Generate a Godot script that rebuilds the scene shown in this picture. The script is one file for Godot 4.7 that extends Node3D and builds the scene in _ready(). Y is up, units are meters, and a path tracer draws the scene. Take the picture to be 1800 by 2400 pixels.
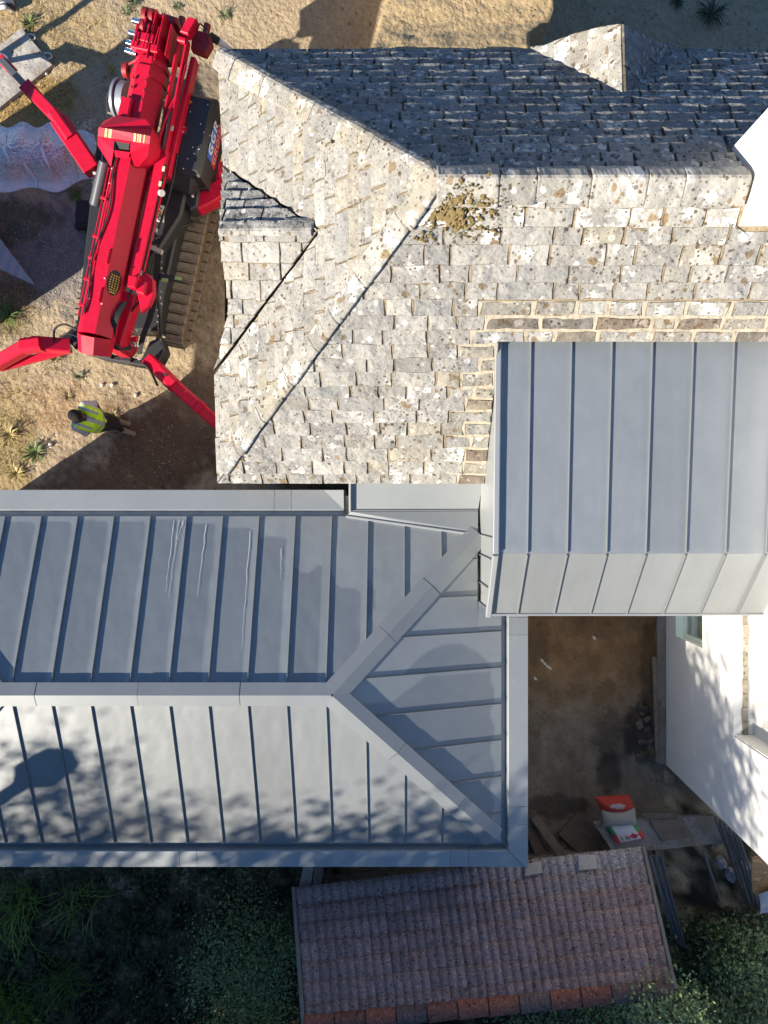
extends Node3D
# A drone's view straight down on a stone-slate roof, two zinc roofs, a spider crane and a tiled shed.
const H := 12.5
const F := 1664.0
const NX := 950.0
const NY := 1195.0
const CAM := Vector3(0, 12.5, 0)
var M := {}
var rng := RandomNumberGenerator.new()
var nz := FastNoiseLite.new()
var taken := {}

# a survey point of the photograph at a known height above the yard, in metres
func P(px: float, py: float, y: float) -> Vector3:
	var s := (H - y) / F
	return Vector3((px - NX) * s, y, (py - NY) * s)

class B:
	var st := SurfaceTool.new()
	var col := Color.WHITE
	var org := Vector3.ZERO
	var n := 0
	func _init(o := Vector3.ZERO) -> void:
		org = o
		st.begin(Mesh.PRIMITIVE_TRIANGLES)
		st.set_smooth_group(-1)
	func smooth(on: bool) -> void:
		st.set_smooth_group(0 if on else -1)
	func v(p: Vector3) -> void:
		st.set_color(col)
		st.set_uv(Vector2(p.x, p.z))
		st.add_vertex(p - org)
	func tri(a: Vector3, b: Vector3, c: Vector3, hint: Vector3) -> void:
		var nn := (a - c).cross(a - b)
		n += 1
		if nn.dot(hint) < 0.0:
			v(a); v(c); v(b)
		else:
			v(a); v(b); v(c)
	func quad(a: Vector3, b: Vector3, c: Vector3, d: Vector3, hint: Vector3) -> void:
		tri(a, b, c, hint); tri(a, c, d, hint)
	func fan(p: Array, hint: Vector3) -> void:
		for i in range(1, p.size() - 1):
			tri(p[0], p[i], p[i + 1], hint)
	func poly(p: Array, hint: Vector3) -> void:
		# any planar outline, cut up in the plane it faces
		var ax := 0
		var h := hint.abs()
		if h.y >= h.x and h.y >= h.z: ax = 1
		elif h.z >= h.x: ax = 2
		var q := PackedVector2Array()
		for a in p:
			q.append(Vector2(a.y, a.z) if ax == 0 else Vector2(a.x, a.z) if ax == 1 else Vector2(a.x, a.y))
		var ix := Geometry2D.triangulate_polygon(q)
		for i in range(0, ix.size(), 3):
			tri(p[ix[i]], p[ix[i + 1]], p[ix[i + 2]], hint)
	# outline given at its top (any heights), walls down by "down" or to the level "to"; cham rounds the rim
	func prism(top: Array, down: float, cham := 0.0, to := INF) -> void:
		var m := top.size()
		var area := 0.0
		var cen := Vector3.ZERO
		for i in m:
			var a: Vector3 = top[i]
			var b: Vector3 = top[(i + 1) % m]
			area += a.x * b.z - b.x * a.z
			cen += a / m
		var inner := []
		var rim := []
		var low := []
		for i in m:
			var a: Vector3 = top[i]
			var pr: Vector3 = top[(i + m - 1) % m]
			var nx: Vector3 = top[(i + 1) % m]
			var e1 := Vector3(a.x - pr.x, 0, a.z - pr.z).normalized()
			var e2 := Vector3(nx.x - a.x, 0, nx.z - a.z).normalized()
			var o1 := Vector3(e1.z, 0, -e1.x) * signf(area)
			var o2 := Vector3(e2.z, 0, -e2.x) * signf(area)
			var bis := (o1 + o2)
			bis = bis.normalized() / maxf(0.5, bis.normalized().dot(o1)) if bis.length() > 0.01 else o1
			inner.append(a - bis * cham)
			rim.append(a - Vector3(0, cham, 0))
			low.append(Vector3(a.x, to if to != INF else a.y - down, a.z))
		poly(inner, Vector3.UP)
		poly(low, Vector3.DOWN)
		for i in m:
			var j := (i + 1) % m
			var e: Vector3 = top[j] - top[i]
			var out := Vector3(e.z, 0, -e.x) * signf(area)
			if cham > 0.0:
				quad(inner[i], inner[j], rim[j], rim[i], out.normalized() + Vector3.UP)
			quad(rim[i], rim[j], low[j], low[i], out)
	func cbox(t: Transform3D, s: Vector3, c := 0.006) -> void:
		var h := s / 2.0
		c = minf(c, minf(h.x, minf(h.y, h.z)) * 0.9)
		var pt := func(ax: int, sg: Vector3) -> Vector3:
			var q := Vector3.ZERO
			for k in 3:
				q[k] = sg[k] * (h[k] if k == ax else h[k] - c)
			return t * q
		for ax in 3:
			var b1 := (ax + 1) % 3
			var b2 := (ax + 2) % 3
			for sg in [-1.0, 1.0]:
				var pts := []
				for w in [[-1.0, -1.0], [1.0, -1.0], [1.0, 1.0], [-1.0, 1.0]]:
					var s3 := Vector3.ZERO
					s3[ax] = sg; s3[b1] = w[0]; s3[b2] = w[1]
					pts.append(pt.call(ax, s3))
				var hn := Vector3.ZERO
				hn[ax] = sg
				quad(pts[0], pts[1], pts[2], pts[3], t.basis * hn)
			for sa in [-1.0, 1.0]:
				for sb in [-1.0, 1.0]:
					var q := []
					for w in [[b1, -1.0], [b1, 1.0], [b2, 1.0], [b2, -1.0]]:
						var s3 := Vector3.ZERO
						s3[ax] = w[1]; s3[b1] = sa; s3[b2] = sb
						q.append(pt.call(w[0], s3))
					var hn := Vector3.ZERO
					hn[b1] = sa; hn[b2] = sb
					quad(q[0], q[1], q[2], q[3], t.basis * hn)
		for sx in [-1.0, 1.0]:
			for sy in [-1.0, 1.0]:
				for sz in [-1.0, 1.0]:
					var sg := Vector3(sx, sy, sz)
					tri(pt.call(0, sg), pt.call(1, sg), pt.call(2, sg), t.basis * sg)
	# a beam of a given profile from a to b
	func sweep(prof: Array, a: Vector3, b: Vector3, up := Vector3.UP, k := 1.0, round_ := false) -> void:
		var d := (b - a).normalized()
		var r := d.cross(up).normalized()
		var u := r.cross(d).normalized()
		var m := prof.size()
		var pa := []
		var pb := []
		for q in prof:
			pa.append(a + r * q.x + u * q.y)
			pb.append(b + r * (q.x * k) + u * (q.y * k))
		if round_: smooth(true)
		for i in m:
			var j := (i + 1) % m
			var mid: Vector3 = r * ((prof[i].x + prof[j].x) / 2) + u * ((prof[i].y + prof[j].y) / 2)
			var e: Vector3 = pa[j] - pa[i]
			var nn := e.cross(d)
			if nn.dot(mid) < 0.0: nn = -nn
			quad(pa[i], pa[j], pb[j], pb[i], nn)
		if round_: smooth(false)
		fan(pa, -d)
		fan(pb, d)
	func beam(a: Vector3, b: Vector3, w: float, h: float, c := 0.012, up := Vector3.UP, k := 1.0) -> void:
		var x := w / 2
		var y := h / 2
		sweep([Vector2(-x + c, -y), Vector2(x - c, -y), Vector2(x, -y + c), Vector2(x, y - c), Vector2(x - c, y), Vector2(-x + c, y), Vector2(-x, y - c), Vector2(-x, -y + c)], a, b, up, k)
	func rod(a: Vector3, b: Vector3, r: float, sides := 10, k := 1.0) -> void:
		var p := []
		for i in sides:
			p.append(Vector2(cos(TAU * i / sides), sin(TAU * i / sides)) * r)
		var up := Vector3.UP if absf((b - a).normalized().y) < 0.9 else Vector3.RIGHT
		sweep(p, a, b, up, k, true)
	func pipe(path: Array, r: float, sides := 7) -> void:
		smooth(true)
		var rings := []
		var ref := Vector3(0.31, 0.9, 0.27).normalized()
		for i in path.size():
			var d: Vector3 = (path[mini(i + 1, path.size() - 1)] - path[maxi(i - 1, 0)]).normalized()
			var x := d.cross(ref).normalized()
			var y := x.cross(d)
			var ring := []
			for k in sides:
				ring.append(path[i] + (x * cos(TAU * k / sides) + y * sin(TAU * k / sides)) * r)
			rings.append(ring)
		for i in path.size() - 1:
			for k in sides:
				var l := (k + 1) % sides
				var o: Vector3 = rings[i][k] + rings[i][l] - path[i] * 2.0
				quad(rings[i][k], rings[i][l], rings[i + 1][l], rings[i + 1][k], o)
		smooth(false)
		fan(rings[0], path[0] - path[1])
		fan(rings[-1], path[-1] - path[-2])
	func done() -> ArrayMesh:
		st.index()
		st.generate_normals()
		return st.commit()

func curve(pts: Array, steps := 6) -> Array:
	var out := []
	for i in pts.size() - 1:
		var p0: Vector3 = pts[maxi(i - 1, 0)]
		var p3: Vector3 = pts[mini(i + 2, pts.size() - 1)]
		for s in steps:
			out.append(pts[i].cubic_interpolate(pts[i + 1], p0, p3, float(s) / steps))
	out.append(pts[-1])
	return out

func numbered(called: String) -> String:
	taken[called] = taken.get(called, -1) + 1
	return called if taken[called] == 0 else "%s_%03d" % [called, taken[called]]

func obj(called: String, b, m: Material, parent: Node = self, at := Vector3.ZERO) -> MeshInstance3D:
	var o := MeshInstance3D.new()
	o.mesh = b.done() if b is B else b
	o.material_override = m
	o.position = at
	if parent == self:
		o.name = numbered(called)
	else:
		var key := str(parent.get_instance_id()) + called
		taken[key] = taken.get(key, -1) + 1
		o.name = called if taken[key] == 0 else "%s_%03d" % [called, taken[key]]
	parent.add_child(o, true)
	return o

func thing(called: String, label: String, category: String, at := Vector3.ZERO, group := "") -> Node3D:
	var o := Node3D.new()
	o.name = numbered(called)
	o.position = at
	add_child(o, true)
	return tag(o, label, category, group)

func tag(o: Node3D, label: String, category: String, group := "") -> Node3D:
	o.set_meta("label", label)
	o.set_meta("category", category)
	if group: o.set_meta("group", group)
	return o

func struct(called: String, b, m: Material, parent: Node = self) -> MeshInstance3D:
	var o := obj(called, b, m, parent)
	o.set_meta("kind", "structure")
	return o

# ---------- materials ----------
func lin(r: float, g: float, b: float) -> Color:
	return Color(r, g, b).linear_to_srgb()

func mat(c: Color, rough := 0.7, metal := 0.0) -> StandardMaterial3D:
	var m := StandardMaterial3D.new()
	m.albedo_color = c.linear_to_srgb()
	m.roughness = rough
	m.metallic = metal
	m.vertex_color_use_as_albedo = true
	return m

func noise_bytes(size: int, freq: float, sd: int, oct := 4, kind := FastNoiseLite.TYPE_SIMPLEX_SMOOTH) -> PackedByteArray:
	var f := FastNoiseLite.new()
	f.noise_type = kind
	f.seed = sd
	f.frequency = freq
	f.fractal_octaves = oct
	return f.get_seamless_image(size, size).get_data()

func normal_map(size: int, freq: float, sd: int, strength: float, oct := 5) -> ImageTexture:
	var im := Image.create_from_data(size, size, false, Image.FORMAT_L8, noise_bytes(size, freq, sd, oct))
	im.convert(Image.FORMAT_RGBA8)
	im.bump_map_to_normal_map(strength)
	return ImageTexture.create_from_image(im)

func tri_map(m: StandardMaterial3D, scale: float, world := true) -> void:
	m.uv1_triplanar = true
	m.uv1_world_triplanar = world
	m.uv1_scale = Vector3.ONE * scale

# mottled texture: base tones from noise, with speckles stamped on: [count, rmin, rmax, colour]
func mottle(size: int, sd: int, dark: Color, light: Color, freq: float, fine: float, stamps: Array) -> ImageTexture:
	var a := noise_bytes(size, freq, sd)
	var b := noise_bytes(size, freq * 7.0, sd + 1)
	var w := noise_bytes(size, 0.03, sd + 2, 3)
	var lut := PackedByteArray()
	lut.resize(256 * 3)
	for i in 256:
		var c := dark.lerp(light, i / 255.0)
		lut[i * 3] = int(clampf(c.r, 0, 1) * 255)
		lut[i * 3 + 1] = int(clampf(c.g, 0, 1) * 255)
		lut[i * 3 + 2] = int(clampf(c.b, 0, 1) * 255)
	var out := PackedByteArray()
	out.resize(size * size * 3)
	var fi := int(fine * 256.0)
	for i in size * size:
		var t := clampi(((a[i] * (256 - fi) + b[i] * fi) >> 8), 0, 255) * 3
		var k := i * 3
		out[k] = lut[t]; out[k + 1] = lut[t + 1]; out[k + 2] = lut[t + 2]
	var rg := RandomNumberGenerator.new()
	rg.seed = sd * 77 + 5
	for s in stamps:
		var c: Color = s[3]
		for i in int(s[0]):
			var cx := rg.randi_range(0, size - 1)
			var cy := rg.randi_range(0, size - 1)
			var r := lerpf(s[1], s[2], pow(rg.randf(), 2.0))
			var ri := int(r * 1.5)
			var op := rg.randf_range(0.75, 1.0)
			for dy in range(-ri, ri + 1):
				for dx in range(-ri, ri + 1):
					var x := posmod(cx + dx, size)
					var y := posmod(cy + dy, size)
					var k := y * size + x
					var dd := sqrt(float(dx * dx + dy * dy)) / r + (w[k] - 128) / 255.0 * 1.3
					if dd < 1.0:
						var t := op * clampf((1.0 - dd) * 5.0, 0, 1)
						k *= 3
						out[k] = int(lerpf(out[k], c.r * 255, t))
						out[k + 1] = int(lerpf(out[k + 1], c.g * 255, t))
						out[k + 2] = int(lerpf(out[k + 2], c.b * 255, t))
	return ImageTexture.create_from_image(Image.create_from_data(size, size, false, Image.FORMAT_RGB8, out))

func make_materials() -> void:
	var grain := normal_map(512, 0.02, 3, 6.0)
	var coarse := normal_map(512, 0.012, 9, 10.0)
	var s := mat(Color.WHITE, 0.95)
	s.albedo_texture = mottle(1024, 11, lin(0.36, 0.35, 0.33), lin(0.74, 0.73, 0.7), 0.008, 0.5, [
		[200, 5, 34, lin(0.6, 0.58, 0.53)], [60, 8, 40, lin(1.0, 0.99, 0.97)], [280, 3, 10, lin(0.9, 0.89, 0.85)], [110, 5, 16, lin(0.34, 0.26, 0.17)],
		[300, 3.5, 8, lin(0.18, 0.145, 0.115)], [1500, 2, 5, lin(0.2, 0.17, 0.14)]])
	s.normal_enabled = true
	s.normal_texture = coarse
	s.normal_scale = 0.9
	M.stone = s
	var sp := s.duplicate()
	sp.albedo_texture = mottle(1024, 15, lin(0.38, 0.375, 0.36), lin(0.76, 0.75, 0.72), 0.006, 0.55, [[160, 6, 40, lin(0.6, 0.58, 0.53)], [20, 8, 24, lin(0.98, 0.97, 0.95)], [260, 3, 8, lin(0.9, 0.89, 0.86)], [130, 3, 7.5, lin(0.2, 0.16, 0.13)], [1100, 2, 5, lin(0.28, 0.25, 0.21)]])
	M.stone_plain = sp
	var sl := s.duplicate()
	sl.albedo_texture = mottle(1024, 17, lin(0.36, 0.35, 0.32), lin(0.78, 0.77, 0.73), 0.01, 0.5, [[110, 14, 60, lin(1.0, 0.99, 0.97)], [60, 6, 26, lin(0.36, 0.26, 0.15)], [380, 4, 9.5, lin(0.15, 0.115, 0.09)], [900, 2, 5, lin(0.2, 0.16, 0.13)]])
	M.stone_lichen = sl
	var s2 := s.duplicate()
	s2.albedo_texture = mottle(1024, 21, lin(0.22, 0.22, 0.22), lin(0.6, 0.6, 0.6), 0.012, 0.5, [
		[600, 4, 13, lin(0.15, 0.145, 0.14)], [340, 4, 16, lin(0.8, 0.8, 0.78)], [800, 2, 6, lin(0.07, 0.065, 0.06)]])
	M.stone_shaded = s2  # copy for slopes facing off the sun: shade in its base, denser black lichen
	var mo := mat(Color.WHITE, 1.0)
	mo.albedo_texture = mottle(512, 31, lin(0.5, 0.45, 0.36), lin(0.9, 0.85, 0.74), 0.02, 0.5, [[300, 2, 8, lin(0.3, 0.26, 0.2)]])
	tri_map(mo, 0.6)
	mo.normal_enabled = true
	mo.normal_texture = grain
	M.mortar = mo
	# zinc: a dull metal with faint clouding
	var z := mat(Color(0.345, 0.365, 0.372), 0.5, 0.4)
	z.albedo_texture = mottle(512, 41, lin(0.86, 0.87, 0.88), lin(1, 1, 1), 0.006, 0.25, [])
	z.roughness_texture = mottle(512, 42, lin(0.75, 0.75, 0.75), lin(1, 1, 1), 0.01, 0.4, [])
	tri_map(z, 0.55)
	z.normal_enabled = true
	z.normal_texture = normal_map(512, 0.006, 44, 2.0, 2)
	z.normal_scale = 0.12
	M.zinc = z
	# ground
	var g := mat(Color.WHITE, 1.0)
	g.albedo_texture = mottle(1024, 51, lin(0.55, 0.52, 0.47), lin(1.0, 0.99, 0.97), 0.012, 0.55, [
		[700, 2, 6, lin(0.4, 0.34, 0.27)], [900, 1.5, 5, lin(1.0, 0.97, 0.9)], [120, 4, 16, lin(0.46, 0.39, 0.3)]])
	tri_map(g, 0.45)
	g.normal_enabled = true
	g.normal_texture = normal_map(1024, 0.02, 52, 8.0)
	g.normal_scale = 1.0
	M.ground = g
	var r := mat(Color(0.62, 0.008, 0.04), 0.45)
	r.albedo_texture = mottle(512, 62, lin(0.7, 0.7, 0.7), lin(1, 1, 1), 0.008, 0.4, [[160, 1, 5, lin(0.55, 0.55, 0.5)]])
	r.roughness_texture = mottle(256, 61, lin(0.7, 0.7, 0.7), lin(1, 1, 1), 0.02, 0.4, [])
	tri_map(r, 1.2, false)
	r.clearcoat_enabled = true
	r.metallic_specular = 0.35
	r.clearcoat = 0.08
	r.clearcoat_roughness = 0.3
	M.red = r
	M.red_worn = mat(Color(0.26, 0.012, 0.02), 0.55)
	var bk := mat(Color(0.022, 0.024, 0.028), 0.5)
	M.black = bk
	M.rubber = mat(Color(0.02, 0.02, 0.021), 0.75)
	M.steel = mat(Color(0.5, 0.5, 0.5), 0.3, 0.9)
	M.steel_grey = mat(Color(0.3, 0.33, 0.37), 0.4, 0.3)
	M.dark_steel = mat(Color(0.1, 0.108, 0.12), 0.4, 0.3)
	M.chrome = mat(Color(0.8, 0.8, 0.8), 0.12, 1.0)
	M.yellow = mat(Color(0.55, 0.36, 0.03), 0.5)
	M.drip = mat(Color(0.45, 0.46, 0.47), 0.8)
	M.white = mat(Color(0.75, 0.75, 0.74), 0.6)
	M.plain = mat(Color.WHITE, 0.75)
	M.cloth = mat(Color.WHITE, 0.95)
	var tr := mat(Color(0.3, 0.25, 0.195), 0.95)
	tr.albedo_texture = mottle(256, 71, lin(0.5, 0.48, 0.45), lin(1, 1, 1), 0.02, 0.5, [[60, 3, 12, lin(1, 0.9, 0.75)]])
	tri_map(tr, 1.0, false)
	M.track = tr
	var w := mat(Color(0.82, 0.82, 0.8), 0.9)
	w.albedo_texture = mottle(512, 81, lin(0.93, 0.93, 0.93), lin(1, 1, 1), 0.01, 0.4, [])
	tri_map(w, 0.5)
	w.normal_enabled = true
	w.normal_texture = grain
	w.normal_scale = 0.25
	M.render = w
	var gl := StandardMaterial3D.new()
	gl.albedo_color = Color(0.5, 0.6, 0.58, 0.16)
	gl.transparency = BaseMaterial3D.TRANSPARENCY_ALPHA
	gl.roughness = 0.05
	M.glass = gl
	var wd := mat(Color.WHITE, 0.9)
	wd.albedo_texture = mottle(512, 91, lin(0.5, 0.46, 0.4), lin(1, 1, 1), 0.01, 0.5, [[300, 1, 6, lin(0.35, 0.3, 0.25)]])
	tri_map(wd, 0.9)
	wd.normal_enabled = true
	wd.normal_texture = grain
	wd.normal_scale = 0.5
	M.wood = wd
	var ti := mat(Color.WHITE, 0.95)
	ti.albedo_texture = mottle(1024, 101, lin(0.4, 0.37, 0.4), lin(0.8, 0.72, 0.75), 0.012, 0.5, [
		[1100, 4, 13, lin(1.0, 0.97, 1.0)], [160, 6, 20, lin(0.26, 0.22, 0.23)], [60, 5, 12, lin(0.95, 0.75, 0.65)]])
	ti.normal_enabled = true
	ti.normal_texture = coarse
	ti.normal_scale = 0.6
	M.tile = ti
	var co := mat(Color.WHITE, 0.95)
	co.albedo_texture = mottle(1024, 111, lin(0.5, 0.46, 0.42), lin(1, 0.97, 0.93), 0.006, 0.4, [[60, 10, 60, lin(0.6, 0.52, 0.42)], [260, 1.5, 5, lin(0.2, 0.17, 0.15)], [200, 1.5, 4, lin(1, 1, 1)]])
	tri_map(co, 0.3)
	co.normal_enabled = true
	co.normal_texture = grain
	co.normal_scale = 0.6
	M.concrete = co
	var lf := mat(Color.WHITE, 0.6)
	lf.backlight_enabled = true
	lf.backlight = Color(0.25, 0.3, 0.1)
	M.leaf = lf
	var pl := mat(Color(0.94, 0.92, 0.89), 0.4)
	pl.clearcoat_enabled = true
	pl.clearcoat = 0.25
	pl.clearcoat_roughness = 0.1
	pl.normal_enabled = true
	pl.normal_texture = normal_map(512, 0.01, 121, 14.0, 4)
	pl.normal_scale = 0.8
	tri_map(pl, 1.1)
	M.plastic = pl

# ---------- roof planes ----------
func plane(o: Vector3, u: Vector3, v: Vector3) -> Dictionary:
	var n := u.cross(v).normalized()
	if n.y < 0: n = -n
	return {"o": o, "u": u.normalized(), "v": v.normalized(), "n": n}

func to2(pl: Dictionary, p: Vector3) -> Vector2:
	return Vector2((p - pl.o).dot(pl.u), (p - pl.o).dot(pl.v))

func to3(pl: Dictionary, q: Vector2, w := 0.0) -> Vector3:
	return pl.o + pl.u * q.x + pl.v * q.y + pl.n * w

func sight(px: float, py: float, pl: Dictionary) -> Vector3:
	var d := P(px, py, 0) - CAM
	return CAM + d * ((pl.o - CAM).dot(pl.n) / d.dot(pl.n))

func pts2(pl: Dictionary, pts: Array) -> PackedVector2Array:
	var out := PackedVector2Array()
	for p in pts:
		out.append(to2(pl, p))
	return out

func area2(p: PackedVector2Array) -> float:
	var a := 0.0
	for i in p.size():
		a += p[i].cross(p[(i + 1) % p.size()])
	return absf(a) / 2.0

# one slab: outline in the plane, height function of the outline point
func slab(b: B, pl: Dictionary, q: PackedVector2Array, hgt: Callable, under: float, inset: float, rise: float) -> void:
	var m := q.size()
	var cen := Vector2.ZERO
	for p in q: cen += p / m
	var base := []
	var rim := []
	var top := []
	var mid := []
	for i in m:
		var d := cen - q[i]
		var ins := minf(inset, d.length() * 0.35)
		var qi := q[i] + d.normalized() * ins
		var qm := q[i].lerp(cen, 0.5)
		base.append(to3(pl, q[i], under))
		rim.append(to3(pl, q[i], hgt.call(q[i]) - rise))
		top.append(to3(pl, qi, hgt.call(qi)))
		mid.append(to3(pl, qm, hgt.call(qm) + 0.004))
	var ct := to3(pl, cen, hgt.call(cen) + 0.005)
	for i in m:
		var j := (i + 1) % m
		var e: Vector3 = rim[j] - rim[i]
		var mo: Vector3 = (rim[i] + rim[j]) / 2.0 - to3(pl, cen, 0)
		var out: Vector3 = e.cross(pl.n)
		if out.dot(mo) < 0: out = -out
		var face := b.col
		b.col = face * Color(0.5, 0.43, 0.35)  # edge lichen, with the shade under each lip put into the colour
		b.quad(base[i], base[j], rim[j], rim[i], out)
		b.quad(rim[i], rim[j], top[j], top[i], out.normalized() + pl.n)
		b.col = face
		b.quad(top[i], top[j], mid[j], mid[i], pl.n)
		b.tri(mid[i], mid[j], ct, pl.n)

class SB extends B:
	# stone builder: texture coordinates follow the roof plane, shifted stone by stone
	var pl: Dictionary
	var off := Vector2.ZERO
	func v(p: Vector3) -> void:
		st.set_color(col)
		var d: Vector3 = p - pl.o
		st.set_uv((Vector2(d.dot(pl.u), d.dot(pl.v)) + off) / 2.6)
		st.add_vertex(p - org)

func stone_tone(kind: String) -> Color:
	var t := rng.randf()
	if kind == "fresh":
		var f := [Color(0.3, 0.27, 0.23), Color(0.36, 0.32, 0.26), Color(0.3, 0.25, 0.205), Color(0.42, 0.4, 0.36), Color(0.24, 0.22, 0.2)]
		return f[rng.randi() % f.size()] * rng.randf_range(0.9, 1.1)
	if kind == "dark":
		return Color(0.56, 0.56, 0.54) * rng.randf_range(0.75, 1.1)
	var c := Color(0.535, 0.525, 0.505)
	if t < 0.25: c = Color(0.49, 0.49, 0.485)
	elif t < 0.36: c = Color(0.56, 0.53, 0.465)
	elif t < 0.46: c = Color(0.62, 0.615, 0.595)
	elif t < 0.5: c = Color(0.45, 0.435, 0.41)
	if kind == "pale": c = c.lerp(Color(0.78, 0.77, 0.74), 0.6)
	return c * rng.randf_range(0.83, 1.0)

func lay_stones(parent: Node3D, pl: Dictionary, outline: PackedVector2Array, holes: Array, opt: Dictionary) -> int:
	var lo := Vector2(INF, INF)
	var hi := -lo
	for p in outline:
		lo = lo.min(p); hi = hi.max(p)
	var org: Vector3 = opt.get("org", Vector3.ZERO)
	var merged: SB = null
	if opt.get("joined", false):
		merged = SB.new(org)
		merged.pl = pl
	var made := 0
	var v0 := lo.y - 0.03
	var ch: float = opt.ch
	while v0 < hi.y:
		var v1 := v0 + ch * rng.randf_range(0.84, 1.16)
		var u0 := lo.x - rng.randf_range(0.0, 0.4)
		while u0 < hi.x:
			var u1 := u0 + rng.randf_range(opt.w0, opt.w1)
			var g: float = opt.get("gap", 0.0025)
			var q := PackedVector2Array()
			var kind: String = opt.get("tone", "")
			var cq := Vector2((u0 + u1) / 2, (v0 + v1) / 2)
			var fresh := false
			if opt.has("fresh") and opt.fresh.call(cq):
				fresh = true
				g = 0.018
				if rng.randf() < 0.6: kind = "fresh"
			if opt.has("pale") and opt.pale.call(cq) and rng.randf() < 0.6: kind = "pale"
			var wob := func(u: float, vv: float) -> float: return nz.get_noise_2d(u * 42.0 + vv * 170.0, vv * 90.0 + opt.seed) * 0.02
			var lap := 0.02
			var j := func(a: float) -> float: return rng.randf_range(-a, a)
			var nu := maxi(2, int((u1 - u0) / 0.12))
			for i in nu + 1:
				var u := lerpf(u0 + g, u1 - g, float(i) / nu)
				var rag := 0.002 if (i == 0 or i == nu) else 0.0
				q.append(Vector2(u + j.call(0.012), v0 + g * 0.7 + wob.call(u, v0) + j.call(0.008) + rag))
			q.append(Vector2(u1 - g + j.call(0.007), (v0 + v1) / 2))
			for i in nu + 1:
				var u := lerpf(u1 - g, u0 + g, float(i) / nu)
				q.append(Vector2(u + j.call(0.008), v1 + (lap if not fresh else -g) + wob.call(u, v1)))
			q.append(Vector2(u0 + g + j.call(0.007), (v0 + v1) / 2))
			var parts: Array = Array(Geometry2D.intersect_polygons(q, outline), TYPE_NIL, "", null)
			for h in holes:
				var next := []
				for p in parts: next.append_array(Geometry2D.clip_polygons(p, h))
				parts = next
			for p in parts:
				if area2(p) < 0.004 or Geometry2D.is_polygon_clockwise(p) and holes.size() > 0 and parts.size() > 1 and area2(p) < 0.01: continue
				var b: SB = merged if merged else SB.new(org)
				b.pl = pl
				b.col = stone_tone(kind)
				b.off = Vector2(rng.randf() * 9.0, rng.randf() * 9.0)
				var lift := rng.randf_range(-0.003, 0.004)
				var sx := rng.randf_range(-0.008, 0.008)
				var a := v0
				var z := v1
				var hgt := func(x: Vector2) -> float: return lerpf(opt.low, opt.high, clampf((x.y - a) / (z - a), 0, 1.1)) + lift + (x.x - cq.x) * sx + nz.get_noise_2d(x.x * 260.0, x.y * 260.0) * opt.get("rough", 0.006) * 1.5
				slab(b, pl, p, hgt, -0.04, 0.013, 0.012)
				made += 1
				if not merged:
					var sm: Material = opt.mat
					if sm == M.stone and not fresh:
						var fld := nz.get_noise_2d(cq.x * 13.0, cq.y * 13.0 + opt.seed * 60.0) + rng.randf_range(-0.3, 0.3)
						sm = M.stone_lichen if fld > 0.2 or kind == "pale" or opt.get("lichen", false) else M.stone_plain if fld < -0.1 else M.stone
					obj(opt.get("called", "roof_stone"), b, sm, parent)
			u0 = u1
		v0 = v1
	if merged:
		obj(opt.get("called", "roof_stones"), merged, opt.mat, parent).set_meta("kind", "stuff")
	return made

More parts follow.
